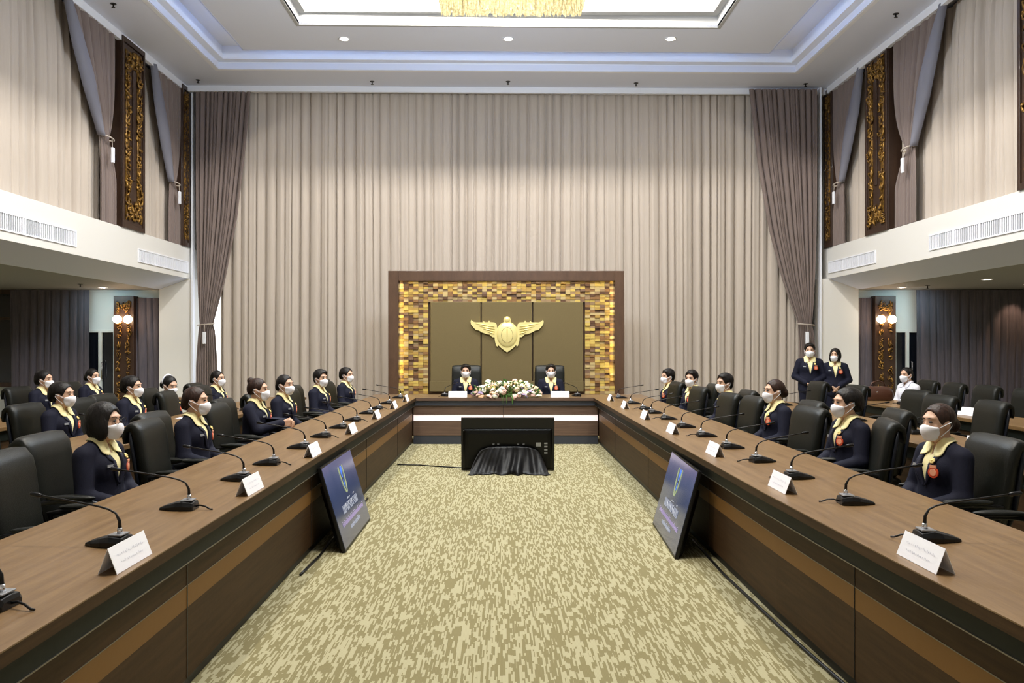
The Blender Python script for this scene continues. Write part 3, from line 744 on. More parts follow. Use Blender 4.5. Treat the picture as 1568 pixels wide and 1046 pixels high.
LC(-2.88, 9.32, 'black leather chair under the woman just beyond the clasped-hands woman', G1)
LC(-2.70, 10.2, 'empty black leather chair before the woman with short swept-back hair', G1, -5)
LC(-2.86, 11.1, 'black leather chair under the woman with short swept-back hair', G1)
LC(-2.64, 12.1, 'empty black chair before the left-table woman nearest the backdrop', G1, -6)
LC(-2.84, 12.92, 'black chair under the left-table woman nearest the backdrop', G1)
LC(-4.52, 7.65, 'black leather chair under the front woman of the second left row', G2)
LC(-4.42, 8.42, 'empty black chair right beside the front woman of the second left row', G2, -6)
LC(-4.52, 9.12, 'black chair under the second woman of the second left row', G2)
LC(-4.05, 9.72, 'black chair pushed in before the woman with white headband', G2, 4)
LC(-4.55, 10.35, 'black chair under the woman with white headband', G2)
LC(-4.15, 11.1, 'empty black chair pushed in beyond the woman with white headband', G2)
LC(-4.50, 11.80, 'black chair under the farthest woman of the second left row', G2)
LC(-4.50, 6.85, 'empty black chair at the left frame edge in the second left row', G2)
LC(-6.45, 10.75, 'black chair under the nearer woman of the outermost left row', G3)
LC(-6.35, 11.38, 'empty black chair between the two women of the outermost left row', G3, 4)
LC(-6.45, 12.05, 'black chair under the farther woman of the outermost left row', G3)
LC(-6.55, 10.05, 'empty black chair at the left frame edge in the outermost left row', G3)
RC(2.98, 4.05, 'empty black leather chair at the right frame edge, nearest the camera', H1, -4)
RC(3.02, 4.95, 'black leather chair under the nearest right-side woman with low bun', H1, -3)
RC(2.88, 6.05, 'black leather chair under the woman with bulky black hair', H1, -14)
RC(2.76, 7.25, 'empty black leather chair left of the woman with bulky black hair', H1, 6)
RC(3.08, 8.05, 'black leather chair under the woman with smooth brown-black hair', H1)
RC(2.72, 8.75, 'empty black chair pushed in before the third woman from the backdrop', H1, 4)
RC(2.64, 9.38, 'black chair half hiding the third woman from the backdrop', H1, 5)
RC(3.02, 9.95, 'black chair under the third woman from the backdrop, right table', H1)
RC(2.62, 10.75, 'black chair half hiding the second woman from the backdrop, right table', H1, 5)
RC(3.00, 11.5, 'black chair under the second woman from the backdrop, right table', H1)
RC(2.62, 12.15, 'black chair half hiding the right-table woman nearest the backdrop', H1, 5)
RC(2.92, 12.8, 'black chair under the right-table woman nearest the backdrop', H1)
RC(3.42, 7.0, 'empty black chair standing behind the woman with bulky black hair', H1, -8)
RC(4.88, 8.05, 'empty black chair above and right of the low-bun woman, second row', H2, -4)
RC(4.85, 8.95, 'empty black chair left of the low-bun woman\'s head, second row', H2, 4)
RC(5.1, 9.95, 'empty black chair just below the seated woman in white', H2, 4)
RC(4.90, 11.2, 'empty black chair left of the brown handbag, second row', H2, 4)
RC(4.80, 12.3, 'empty black chair in front of the two standing women', H2, 3)
RC(4.95, 7.1, 'empty black chair at the right frame edge, second right row', H2)
RC(6.7, 10.25, 'empty black chair at the right frame edge, outermost right row', H3, 10)
RC(6.65, 11.1, 'empty black chair second from the right edge, outermost right row', H3)
RC(6.65, 11.9, 'empty black chair third from the right edge, outermost right row', H3, -3)
RC(6.70, 12.75, 'black chair under the seated woman in white', H3)
tallc = make_chair('executive_chair', 'tall black leather chair under the woman left of the flowers', True)
tallc.location = (-.65, 14.25, 0); tallc.rotation_euler = (0, 0, -pi/2)
dup(tallc, (.84, 14.25, 0), -pi/2, 'tall black leather chair under the woman right of the flowers')
tallc['group'] = 'chairs behind the head table'; bpy.data.objects['executive_chair.001']['group'] = 'chairs behind the head table'

# ================================================================= PEOPLE: signed-distance bodies meshed with surface nets
def sd_ell(p, c, r):
    q = p-np.array(c, np.float32); r = np.array(r, np.float32)
    k0 = np.sqrt(((q/r)**2).sum(1)); k1 = np.sqrt(((q/(r*r))**2).sum(1))+1e-6
    return k0*(k0-1)/k1
def sd_cap(p, a, b, ra, rb):
    a = np.array(a, np.float32); b = np.array(b, np.float32); ab = b-a; q = p-a
    t = np.clip((q@ab)/float(ab@ab), 0, 1)
    return np.sqrt(((q-t[:, None]*ab)**2).sum(1))-(ra+(rb-ra)*t)
def smin(a, b, k):
    h = np.clip(.5+.5*(b-a)/k, 0, 1); return b+(a-b)*h-k*h*(1-h)
def smax(a, b, k): return -smin(-a, -b, k)
def surfnet(f, lo, hi, h, B=8):
    lo = np.array(lo, np.float32); n = (np.ceil((np.array(hi)-lo)/h/B).astype(int))*B
    cb = n//B
    g = [lo[i]+(np.arange(cb[i])+.5)*B*h for i in range(3)]
    gx, gy, gz = np.meshgrid(*g, indexing='ij')
    cv = f(np.stack([gx.ravel(), gy.ravel(), gz.ravel()], 1).astype(np.float32)).reshape(cb)
    V = cv.repeat(B, 0).repeat(B, 1).repeat(B, 2).astype(np.float32)
    act = (np.abs(cv) < B*h*1.25).repeat(B, 0).repeat(B, 1).repeat(B, 2)
    idx = np.argwhere(act); V[act] = f((lo+idx*h).astype(np.float32))
    V = np.where(V == 0, 1e-7, V); ins = V < 0
    # cells
    mx = n-1
    c = sum(ins[dx:mx[0]+dx, dy:mx[1]+dy, dz:mx[2]+dz].astype(np.int8) for dx in (0, 1) for dy in (0, 1) for dz in (0, 1))
    cells = np.argwhere((c > 0) & (c < 8)); vid = -np.ones(tuple(mx), int); vid[cells[:, 0], cells[:, 1], cells[:, 2]] = np.arange(len(cells))
    acc = np.zeros((len(cells), 3)); cnt = np.zeros(len(cells))
    co = [(0, 0, 0), (1, 0, 0), (0, 1, 0), (1, 1, 0), (0, 0, 1), (1, 0, 1), (0, 1, 1), (1, 1, 1)]
    val = [V[cells[:, 0]+a, cells[:, 1]+b, cells[:, 2]+d] for a, b, d in co]
    for i in range(8):
        for ax in range(3):
            j = i | (1 << ax)
            if j == i: continue
            a, b = val[i], val[j]; m = (a < 0) != (b < 0)
            t = np.where(m, a/(a-b+1e-12), 0); p = np.array(co[i], float)[None]+0*acc; p[:, ax] += t
            acc[m] += p[m]; cnt[m] += 1
    verts = lo+(cells+acc/np.maximum(cnt, 1)[:, None])*h
    faces = []
    for ax in range(3):
        o = [1, 1, 1]; o[ax] = 0
        sl0 = tuple(slice(o[i], mx[i]) for i in range(3)); 
        A = ins[sl0]; sh = list(sl0); sh[ax] = slice(1, mx[ax]+1); Bv = ins[tuple(sh)]
        # edge from point p to p+ax ; surrounding cells p - combos of the other axes
        e = np.argwhere(A != Bv)+np.array(o); u, w_ = [(1, 2), (2, 0), (0, 1)][ax]
        eu = np.zeros(3, int); eu[u] = 1; ew = np.zeros(3, int); ew[w_] = 1
        ok = np.ones(len(e), bool)
        q = [e, e-eu, e-eu-ew, e-ew]; ids = [vid[k[:, 0], k[:, 1], k[:, 2]] for k in q]
        for k in ids: ok &= k >= 0
        fl = ins[e[:, 0], e[:, 1], e[:, 2]]
        Q = np.stack(ids, 1); Q[~fl] = Q[~fl][:, ::-1]; faces.append(Q[ok])
    return verts, np.concatenate(faces)
def nmesh(name, verts, faces, mat):
    me = bpy.data.meshes.new(name); me.from_pydata(verts.tolist(), [], faces.tolist()); me.materials.append(mat)
    me.polygons.foreach_set('use_smooth', [True]*len(me.polygons)); me.update(); return me

def rotz(p, a):
    c, s_ = math.cos(a), math.sin(a); return np.stack([c*p[:, 0]+s_*p[:, 1], -s_*p[:, 0]+c*p[:, 1], p[:, 2]], 1)
def head_local(p, hc, yaw, pitch):
    q = rotz(p-np.array(hc, np.float32), yaw); c, s_ = math.cos(pitch), math.sin(pitch)   # pitch>0 looks down
    return np.stack([c*q[:, 0]-s_*q[:, 2], q[:, 1], s_*q[:, 0]+c*q[:, 2]], 1).astype(np.float32)
def sd_face(q):
    d = sd_ell(q, (-.015, 0, .025), (.090, .073, .087))
    d = smin(d, sd_ell(q, (.025, 0, -.030), (.060, .057, .082)), .03)
    d = smin(d, sd_ell(q, (.038, 0, -.078), (.042, .040, .030)), .03)
    return d
def sd_head(q):
    d = sd_face(q)
    d = smin(d, sd_ell(q, (.064, 0, .034), (.020, .048, .012)), .015)
    for s in (-1, 1):
        d = smax(d, -sd_ell(q, (.094, s*.030, .012), (.015, .018, .010)), .008)
        d = smin(d, sd_ell(q, (-.008, s*.074, -.008), (.018, .010, .031)), .008)
        d = smin(d, sd_ell(q, (.060, s*.034, -.030), (.020, .020, .020)), .02)
    d = smin(d, sd_cap(q, (.080, 0, .010), (.098, 0, -.028), .007, .012), .010)
    d = smin(d, sd_ell(q, (.082, 0, -.062), (.012, .024, .008)), .008)
    return d
def hand_prims(w_, d, n, s, curl=.5):
    """wrist w_, direction d, palm normal n, thumb side s -> list of capsules"""
    w_, d, n, s = [np.array(v, float) for v in (w_, d, n, s)]; out = []
    for k, sp in enumerate((-.028, -.010, .010, .028)):
        out.append((w_+s*sp*.6, w_+d*.085+s*sp, .014, .0115))
        L_ = (.060, .074, .080, .070)[k]
        a = w_+d*.085+s*sp; b = a+(d*math.cos(curl*.6)+n*math.sin(curl*.6))*L_*.55; c = b+(d*math.cos(curl*1.7)+n*math.sin(curl*1.7))*L_*.45
        out.append((a, b, .0095, .0085)); out.append((b, c, .0085, .0075))
    a = w_+d*.03+s*.026; b = a+(d*.6+s*.7+n*.3)*.035; c = b+(d*.9+s*.15+n*.4)*.03
    out.append((a, b, .013, .0105)); out.append((b, c, .010, .008))
    return out
POSES = {}
def pose(name):
    if name in POSES: return POSES[name]
    zo = .32 if name == 'stand' else 0
    J = dict(zo=zo, hc=(.03, 0, 1.135+zo), neck=((-.018, 0, .985+zo), (.0, 0, 1.075+zo)))
    J['sh'] = [(-.015, s*.160, .930+zo) for s in (-1, 1)]
    if name == 'lap':
        J['el'] = [(.03, s*.215, .70) for s in (-1, 1)]; J['wr'] = [(.23, s*.10, .625) for s in (-1, 1)]
        J['hand'] = [((.94, -s*.34, 0), (0, 0, -1), (.34*s*s, -s*.94, 0)) for s in (-1, 1)]
    if name == 'table':
        J['el'] = [(.10, s*.205, .74) for s in (-1, 1)]; J['wr'] = [(.29, s*.075, .80) for s in (-1, 1)]
        J['hand'] = [((.80, -s*.60, 0.0), (0, -s*.6, -.8), (.25, -s*.2, .95)) for s in (-1, 1)]
    if name == 'stand':
        J['el'] = [(-.01, s*.235, .70+zo) for s in (-1, 1)]; J['wr'] = [(.17, s*.065, .60+zo) for s in (-1, 1)]
        J['hand'] = [((.35, -s*.55, -.75), (-.5, -s*.8, -.2), (.85, 0, .4)) for s in (-1, 1)]
    if name == 'stand':
        J['hip'] = [(-.0, s*.085, .86) for s in (-1, 1)]; J['kn'] = [(.01, s*.085, .46) for s in (-1, 1)]; J['an'] = [(-.02, s*.085, .09) for s in (-1, 1)]
    else:
        J['hip'] = [(.0, s*.09, .545) for s in (-1, 1)]; J['kn'] = [(.40, s*.10, .53) for s in (-1, 1)]; J['an'] = [(.40, s*.10, .09) for s in (-1, 1)]
    POSES[name] = J; return J
def sd_torso(p, J, g=0.0):
    z = J['zo']
    d = sd_ell(p, (-.01, 0, .575+z), (.125+g, .170+g, .125+g))
    d = smin(d, sd_ell(p, (-.005, 0, .70+z), (.108+g, .148+g, .16)), .06)
    d = smin(d, sd_ell(p, (-.005, 0, .845+z), (.108+g, .148+g, .14)), .06)
    for s in (-1, 1):
        d = smin(d, sd_cap(p, (-.015, 0, .985+z), (-.015, s*.152, .947+z), .042+g, .040+g), .045)
        d = smin(d, sd_ell(p, (.058, s*.062, .850+z), (.046+g, .055+g, .058+g)), .045)
    return d
def sd_arms(p, J, g=0.0, to=1.0):
    d = None
    for i in (0, 1):
        a, e, w_ = J['sh'][i], J['el'][i], np.array(J['wr'][i])
        w2 = np.array(e)+(w_-np.array(e))*to
        q = smin(sd_cap(p, a, e, .046+g, .036+g), sd_cap(p, e, w2, .036+g, .024+g*1.2), .02)
        d = q if d is None else np.minimum(d, q)
    return d
def sd_legs(p, J, g=0.0):
    d = None
    for i in (0, 1):
        q = smin(sd_cap(p, J['hip'][i], J['kn'][i], .078+g, .055+g), sd_cap(p, J['kn'][i], J['an'][i], .052+g, .034+g), .03)
        d = q if d is None else smin(d, q, .01)
    return d
CACHE = {}
def body_parts(pn, yaw, pitch):
    key = (pn, yaw, pitch)
    if key in CACHE: return CACHE[key]
    J = pose(pn); z = J['zo']; hc = J['hc']
    hp = []
    for i in (0, 1):
        d, n, s = J['hand'][i]; nrm = lambda v: tuple(np.array(v)/np.linalg.norm(v))
        hp += hand_prims(J['wr'][i], nrm(d), nrm(n), nrm(s), .9 if pn != 'lap' else .4)
    def f_body(p):
        d = sd_torso(p, J, -.008); d = smin(d, sd_arms(p, J, -.004), .02); d = smin(d, sd_legs(p, J, -.006), .03)
        d = smin(d, sd_cap(p, *J['neck'], .047, .045), .035)
        d = smin(d, sd_head(head_local(p, hc, yaw, pitch)), .018)
        for i in (0, 1):
            a = np.array(J['an'][i]); d = smin(d, sd_cap(p, a, a+np.array((.12, 0, -.045)), .03, .025), .02)
        hd = None
        for a, b, ra, rb in hp:
            q = sd_cap(p, a, b, ra, rb); hd = q if hd is None else smin(hd, q, .0035)
        return smin(d, hd, .008)
    def f_blazer(p):
        d = sd_torso(p, J, .014); d = smin(d, sd_arms(p, J, .017, .97), .018)
        if pn != 'stand': d = smax(d, .50-p[:, 2], .01)
        else:
            d = smin(d, sd_ell(p, (0, 0, .80), (.135, .185, .12)), .04); d = smax(d, .70-p[:, 2], .01)
        # neckline V
        zz = p[:, 2]-z; wv = np.clip((zz-.745)/(1.0-.745), 0, 1.2)*.056
        cut = np.maximum(np.abs(p[:, 1])-wv, .02-p[:, 0]); cut = np.maximum(cut, .745-zz)
        d = smax(d, -cut, .006)
        d = smax(d, -sd_cap(p, (-.01, 0, .96+z), (.02, 0, 1.12+z), .054, .06), .008)
        # front closing line
        return d
    def f_shirt(p):
        d = sd_torso(p, J, .004); d = smin(d, sd_cap(p, (-.018, 0, .97+z), (-.008, 0, 1.015+z), .050, .050), .02)
        zz = p[:, 2]-z; wv = np.clip((zz-.93)/.09, 0, 1)*.035
        cut = np.maximum(np.maximum(np.abs(p[:, 1])-wv, .02-p[:, 0]), .93-zz)
        d = smax(d, -cut, .005)
        return smax(d, (.66-zz), .01)
    def f_trous(p):
        d = sd_legs(p, J, .012); d = smin(d, sd_ell(p, (-.01, 0, .57+(.30 if pn == 'stand' else 0)), (.128, .172, .12)), .03)
        return d
    lo = (-.25, -.34, -.02); hi = (.58, .34, 1.30+z)
    parts = {}
    parts['body'] = nmesh('body', *surfnet(f_body, lo, hi, .0070), M['skin'])
    parts['blazer'] = surfnet(f_blazer, lo, hi, .010)
    parts['shirt'] = surfnet(f_shirt, lo, hi, .009)
    parts['trousers'] = surfnet(f_trous, lo, hi, .013)
    # collar flaps projected on blazer/shirt
    fs = lambda p: np.minimum(f_blazer(p), f_shirt(p))
    cm = MB(); NU, NV = 26, 6
    for s in (-1, 1):
        pts = []
        for i in range(NU+1):
            ph = R(14+(180-14)*i/NU)
            ro = np.interp(math.degrees(ph), [14, 30, 44, 62, 90, 130, 180], [.085, .128, .126, .106, .090, .078, .072])
            for j in range(NV+1):
                r_ = .052+(ro-.052)*j/NV
                pts.append((-.012+r_*math.cos(ph), s*r_*math.sin(ph), 1.10+z))
        p = np.array(pts, np.float32)
        for _ in range(60):
            d = fs(p)-.009; p[:, 2] -= np.clip(d, -.004, .02)*.85
            p[:, 2] = np.maximum(p[:, 2], .86+z)
        inner = p.reshape(NU+1, NV+1, 3)
        inner[:, 0, 2] = np.maximum(inner[:, 0, 2], 1.005+z+.022*np.linspace(0, 1, NU+1)); inner[:, 1, 2] += .006
        cm.grid([[tuple(v) for v in row] for row in inner])
    parts['collar'] = cm.mesh('collar', M['yellow'], True)
    def rays(p):   # first hit on the chest from the front
        p = np.array(p, np.float32)
        for _ in range(90): p[:, 0] -= np.maximum(0, f_blazer(p))*.7
        return p
    pp = rays([(.3, .085, .845+z), (.3, .070, .905+z), (.3, -.085, .870+z)]); nn = []
    for ax in range(3):
        e = np.zeros(3, np.float32); e[ax] = .004; nn.append(f_blazer(pp+e)-f_blazer(pp-e))
    nn = np.stack(nn, 1); nn /= np.linalg.norm(nn, axis=1)[:, None]
    parts['bp'] = [(Vector(pp[i].tolist()), Vector(nn[i].tolist())) for i in range(3)]
    for s, nm in ((-1, 'lapel_a'), (1, 'lapel_b')):
        g_ = []
        for i in range(19):
            t = i/18; zz = .955-(.955-.748)*t; wi = (zz-.745)/.255*.056+.003
            wo = wi+.004+(.050*math.sin(math.pi*min(1, (t+.12)*.9))**.7)*(1-.25*t) - (.018 if .26 < t < .36 else 0)
            for j in range(5): g_.append((.3, s*(wi+(wo-wi)*j/4), zz+z))
        g_ = rays(g_); g_[:, 0] += np.array(([-.001, .008, .009, .008, .004])*19)
        m_ = MB(); m_.grid([[tuple(v) for v in row] for row in g_.reshape(19, 5, 3)]); parts[nm] = m_.mesh('lapel', M['lapel'], True)
    CACHE[key] = parts; return parts
HCACHE = {}
def hair_mesh(kind, mat):
    if (kind, mat.name) in HCACHE: return HCACHE[(kind, mat.name)]
    def f(q):
        if kind in ('updo', 'neat', 'topbun', 'pony'):
            d = sd_ell(q, (-.020, 0, .030), (.099, .082, .094))
        elif kind == 'short':
            d = sd_ell(q, (-.024, 0, .042), (.106, .092, .094)); d = smin(d, sd_ell(q, (.03, .012, .085), (.055, .055, .032)), .02)
        elif kind == 'full':
            d = sd_ell(q, (-.036, 0, .036), (.116, .092, .096))
        else:
            d = sd_ell(q, (-.020, 0, .034), (.103, .090, .096))
        if kind == 'updo': d = smin(d, sd_ell(q, (-.105, 0, -.015), (.045, .060, .052)), .025)
        if kind == 'topbun':
            d = smin(d, sd_ell(q, (-.085, 0, .095), (.036, .040, .034)), .012); d = smin(d, sd_ell(q, (-.09, 0, .0), (.03, .05, .05)), .02)
        if kind == 'full': d = smin(d, sd_ell(q, (-.10, 0, -.02), (.05, .07, .06)), .03)
        if kind == 'neat': d = smin(d, sd_ell(q, (-.085, 0, -.025), (.045, .058, .055)), .03)
        if kind == 'short': d = smin(d, sd_ell(q, (-.075, 0, -.025), (.040, .062, .055)), .03)
        if kind == 'pony':
            d = smin(d, sd_cap(q, (-.10, 0, .02), (-.135, 0, -.02), .024, .03), .02); d = smin(d, sd_cap(q, (-.135, 0, -.02), (-.14, 0, -.14), .03, .012), .02)
        if kind == 'bob':
            d = smin(d, sd_ell(q, (-.030, 0, -.030), (.096, .094, .095)), .04)
            for s in (-1, 1): d = smin(d, sd_ell(q, (.018, s*.070, -.045), (.048, .026, .070)), .02)
        # face opening
        if kind == 'bob': d = smax(d, -sd_ell(q, (.112, 0, -.032), (.094, .070, .120)), .008)
        else:
            d = smax(d, -sd_ell(q, (.105, 0, -.030), (.098, .082, .120)), .008)
            for s in (-1, 1): d = smax(d, -sd_ell(q, (.0, s*.085, -.025), (.032, .026, .042)), .008)
        # below the nape
        if kind != 'pony': d = smax(d, (-.128 if kind == 'bob' else -.082)-q[:, 2]-.25*np.minimum(q[:, 0]+.05, 0), .012)
        return d
    me = nmesh('hair', *surfnet(f, (-.22, -.14, -.20), (.13, .14, .18), .0060), mat)
    HCACHE[(kind, mat.name)] = me; return me
def mask_mesh():
    def f(q):
        d = sd_face(q)-.010
        for s in (-1, 1): d = smin(d, sd_ell(q, (.060, s*.034, -.030), (.028, .028, .028)), .015)
        d = smin(d, sd_ell(q, (.084, 0, -.040), (.034, .040, .044)), .02)
        top = q[:, 2]-(-.006-.22*np.abs(q[:, 1])); bot = (-.112+.25*np.abs(q[:, 1]))-q[:, 2]
        d = smax(d, np.maximum(top, bot), .004); d = smax(d, .028+.2*np.abs(q[:, 1])-q[:, 0]+.30*np.abs(q[:, 2]+.055), .004)
        return d
    return nmesh('face_mask', *surfnet(f, (-.02, -.10, -.14), (.14, .10, .03), .0050), M['mask'])
MASK = mask_mesh()
lm = MB()
lm.tube([(.045, .062, -.025), (.01, .080, -.002), (-.022, .086, .012), (-.030, .082, -.012), (-.008, .082, -.035), (.035, .062, -.078)], .0028, 5)
LOOP = {1: lm.mesh('ear_loop', M['mask'], True)}
lm2 = MB(); lm2.v = [(x, -y, z) for x, y, z in lm.v]; lm2.f = lm.f; lm2.m = lm.m; LOOP[-1] = lm2.mesh('ear_loop', M['mask'], True)
EYE = MB().ell((0, 0, 0), (.005, .0135, .0062), 12, 8).mesh('eye', M['eye'], True)
BROW = MB().tube([(-.008, -.019, -.002), (.001, -.004, .003), (-.004, .018, 0)], [.0028, .0036, .0018], 6).mesh('eyebrow', M['brow'], True)
gm = MB()
for s in (-1, 1):
    gm.tube([(.104, s*.012+.024*s*(1-math.cos(a)), .008+.019*math.sin(a)) for a in [2*math.pi*k/14 for k in range(15)]], .0018, 5)
    gm.tube([(.102, s*.058, .014), (.06, s*.078, .014), (-.01, s*.084, .008)], .0018, 5)
gm.tube([(.104, -.012, .012), (.107, 0, .014), (.104, .012, .012)], .0018, 5)
GLASSES = gm.mesh('glasses', M['plastic'], True)
m = MB(); m.tube([(0, 0, 0), (.006, 0, 0)], [.034, .033], 20, 0); m.tube([(.006, 0, 0), (.0085, 0, 0)], [.022, .020], 16, 1); m.box(0, .008, -.020, .020, .028, .044, 1)
BADGE = m.mesh('badge', [M['badge'], M['badge2']])
m = MB()
for k in range(6):
    a = k*math.pi/3; m.ell((.008, .011*math.cos(a), .011*math.sin(a)), (.005, .008, .008), 8, 6)
m.ell((.012, 0, 0), (.006, .007, .007), 8, 6)
BROOCH = m.mesh('flower_brooch', FC['yellow'], True)
TAG_ = MB().box(0, .004, -.028, .028, -.009, .009).mesh('name_tag', M['greypanel'])
m = MB(); m.ell((.05, 0, .035), (.125, .045, .036), 16, 10); m.box(-.065, -.02, -.03, .03, 0, .03)
SHOE = m.mesh('shoe', M['plastic'], True)
def person(x, y, rz, pn, label, hair, yaw=0, pitch=0, hm='hair', dz=0, white=False, glasses=False, band=False, scale=1, group=None):
    root = thing('person', label, 'person', (x, y, dz), rz, group)
    root.scale = (scale,)*3
    bp = body_parts(pn, yaw, pitch); J = pose(pn)
    link('body', bp['body'], root)
    for k, nm, mt in (('blazer', 'blazer', 'navy'), ('shirt', 'shirt', 'yellow'), ('trousers', 'trousers', 'navy')):
        if white: mt = {'navy': 'whiteshirt' if k == 'blazer' else 'navy', 'yellow': 'whiteshirt'}[mt]
        kk = (id(bp), k, mt)
        if kk not in CACHE: CACHE[kk] = nmesh(nm, *bp[k], M[mt])
        link(nm if not (white and k == 'blazer') else 'blouse', CACHE[kk], root)
    if white:
        c2 = bp['collar'].copy(); c2.materials.clear(); c2.materials.append(M['whiteshirt']); link('collar', c2, root, solid=.004)
    else:
        link('collar', bp['collar'], root, solid=.004)
    for i, s in ((0, -1), (1, 1)):
        o = link('shoe', SHOE, root); a = J['an'][i]; o.location = (a[0], a[1], 0)
    H = Matrix.Translation(J['hc']) @ Matrix.Rotation(yaw, 4, 'Z') @ Matrix.Rotation(pitch, 4, 'Y')
    def put(nm, me, loc=(0, 0, 0), par=root, rot=None):
        o = link(nm, me, par); mtx = (H if par is root else Matrix()) @ Matrix.Translation(loc)
        if rot: mtx = mtx @ rot
        o.matrix_local = mtx; return o
    put('hair', hair_mesh(hair, M[hm]))
    mk = put('face_mask', MASK)
    for s in (-1, 1): put('ear_loop', LOOP[s], par=mk)
    for s in (-1, 1):
        put('eye', EYE, (.0835, s*.031, .010), rot=Matrix.Rotation(s*.35, 4, 'Z')); put('eyebrow', BROW, (.086, s*.032, .032), rot=Matrix.Rotation(s*.4, 4, 'Z') @ Matrix.Scale(s, 4, (0, 1, 0)))
    if glasses: put('glasses', GLASSES)
    if band:
        q = MB(); q.tube([(-.045-.02*math.sin(math.pi*k/10), .092*math.cos(math.pi*k/10), .02+.108*math.sin(math.pi*k/10)) for k in range(11)], .009, 6); put('headband', q.mesh('headband', M['whiteshirt'], True))
    if not white:
        for k, (nm, me) in enumerate((('badge', BADGE), ('flower_brooch', BROOCH), ('name_tag', TAG_))):
            o = link(nm, me, root); b, nv = bp['bp'][k]; o.location = b+nv*(.004 if k == 0 else .010 if k == 1 else .002); o.rotation_euler = nv.to_track_quat('X', 'Z').to_euler()
        for nm in ('lapel_a', 'lapel_b'): link('lapel', bp[nm], root, solid=.003)
    return root
GP = 'women in navy blazers seated at the left tables'; GQ = 'women in navy blazers seated at the right tables'
# left conference table (facing +x; yaw<0 turns towards the camera)
person(-2.53, 5.10, R(-6), 'lap', 'woman with black bob, glasses and white mask at the left table', 'bob', -.05, 0, dz=-.02, glasses=True, group=GP)
person(-2.54, 6.64, R(-4), 'lap', 'woman with smooth brown hair and white mask, second at the left table', 'neat', 0, 0, 'hairbrown', group=GP)
person(-2.54, 8.33, R(-3), 'table', 'woman with high brown bun resting clasped hands on the left table', 'topbun', 0, 0, 'hairbrown', group=GP)
person(-2.53, 9.32, R(-8), 'lap', 'dark-haired woman right beyond the one with clasped hands', 'neat', -.3, 0, group=GP)
person(-2.52, 11.1, R(-12), 'lap', 'woman with short swept-back black hair, second from backdrop, left table', 'short', -.45, 0, group=GP)
person(-2.50, 12.88, R(-12), 'lap', 'left-table woman sitting nearest to the backdrop, curly black hair', 'full', -.3, 0, dz=-.02, group=GP)
person(-4.18, 7.66, R(-6), 'lap', 'front woman of the second left row, dark hair tied back', 'full', -.05, 0, dz=-.01, group=GP)
person(-4.18, 9.10, R(-5), 'lap', 'second woman of the second left row, beside the white papers', 'full', -.05, 0, dz=-.01, group=GP)
person(-4.22, 10.2, R(-10), 'lap', 'woman with a white headband looking down behind a black chair', 'updo', -.3, .25, dz=-.05, band=True, group=GP)
person(-4.17, 11.78, R(-8), 'lap', 'farthest woman of the second left row, in front of the white column', 'neat', -.15, 0, dz=-.03, group=GP)
person(-6.10, 10.75, R(-8), 'lap', 'nearer woman of the outermost left row with puffy black hair', 'full', -.05, 0, group=GP)
person(-6.10, 12.0, R(-10), 'lap', 'farther woman of the outermost left row, before the glass door', 'updo', -.1, 0, dz=-.01, group=GP)
# right conference table (facing -x; yaw>0 turns towards the camera)
person(2.72, 5.02, pi+R(10), 'lap', 'nearest right-side woman, dark hair in a low bun, orange badge', 'updo', .12, 0, 'hairbrown', dz=-.02, group=GQ)
person(2.74, 6.42, pi+R(8), 'lap', 'woman with bulky black hair and orange badge, right table', 'full', .05, 0, group=GQ)
person(2.72, 8.05, pi+R(6), 'lap', 'woman with smooth brown-black hair and orange badge, right table', 'updo', .1, 0, 'hairbrown', group=GQ)
person(2.74, 9.93, pi+R(8), 'lap', 'third woman from the backdrop at the right table', 'short', .3, 0, dz=-.01, group=GQ)
person(2.70, 11.5, pi+R(20), 'lap', 'second woman from the backdrop at the right table, facing the camera', 'short', .55, 0, dz=-.02, group=GQ)
person(2.62, 12.75, pi+R(8), 'lap', 'right-table woman sitting nearest to the backdrop', 'short', .2, 0, dz=-.04, group=GQ)
person(6.35, 12.7, pi+R(12), 'lap', 'woman in a white blouse with black ponytail at the outermost right table', 'pony', .25, 0, dz=-.01, white=True)
person(5.32, 14.05, -pi/2-R(14), 'stand', 'taller standing woman in navy blazer by the right column', 'short', -.1, 0, scale=1.03)
person(5.72, 13.95, -pi/2-R(18), 'stand', 'shorter standing woman with black bob, in front by the right column', 'bob', -.35, 0, scale=.975)
person(-.65, 14.2, -pi/2, 'lap', 'seated woman at the head table left of the flowers', 'short', 0, 0, group='women at the head table')
person(.84, 14.2, -pi/2, 'lap', 'seated woman at the head table right of the flowers', 'short', 0, 0, group='women at the head table')

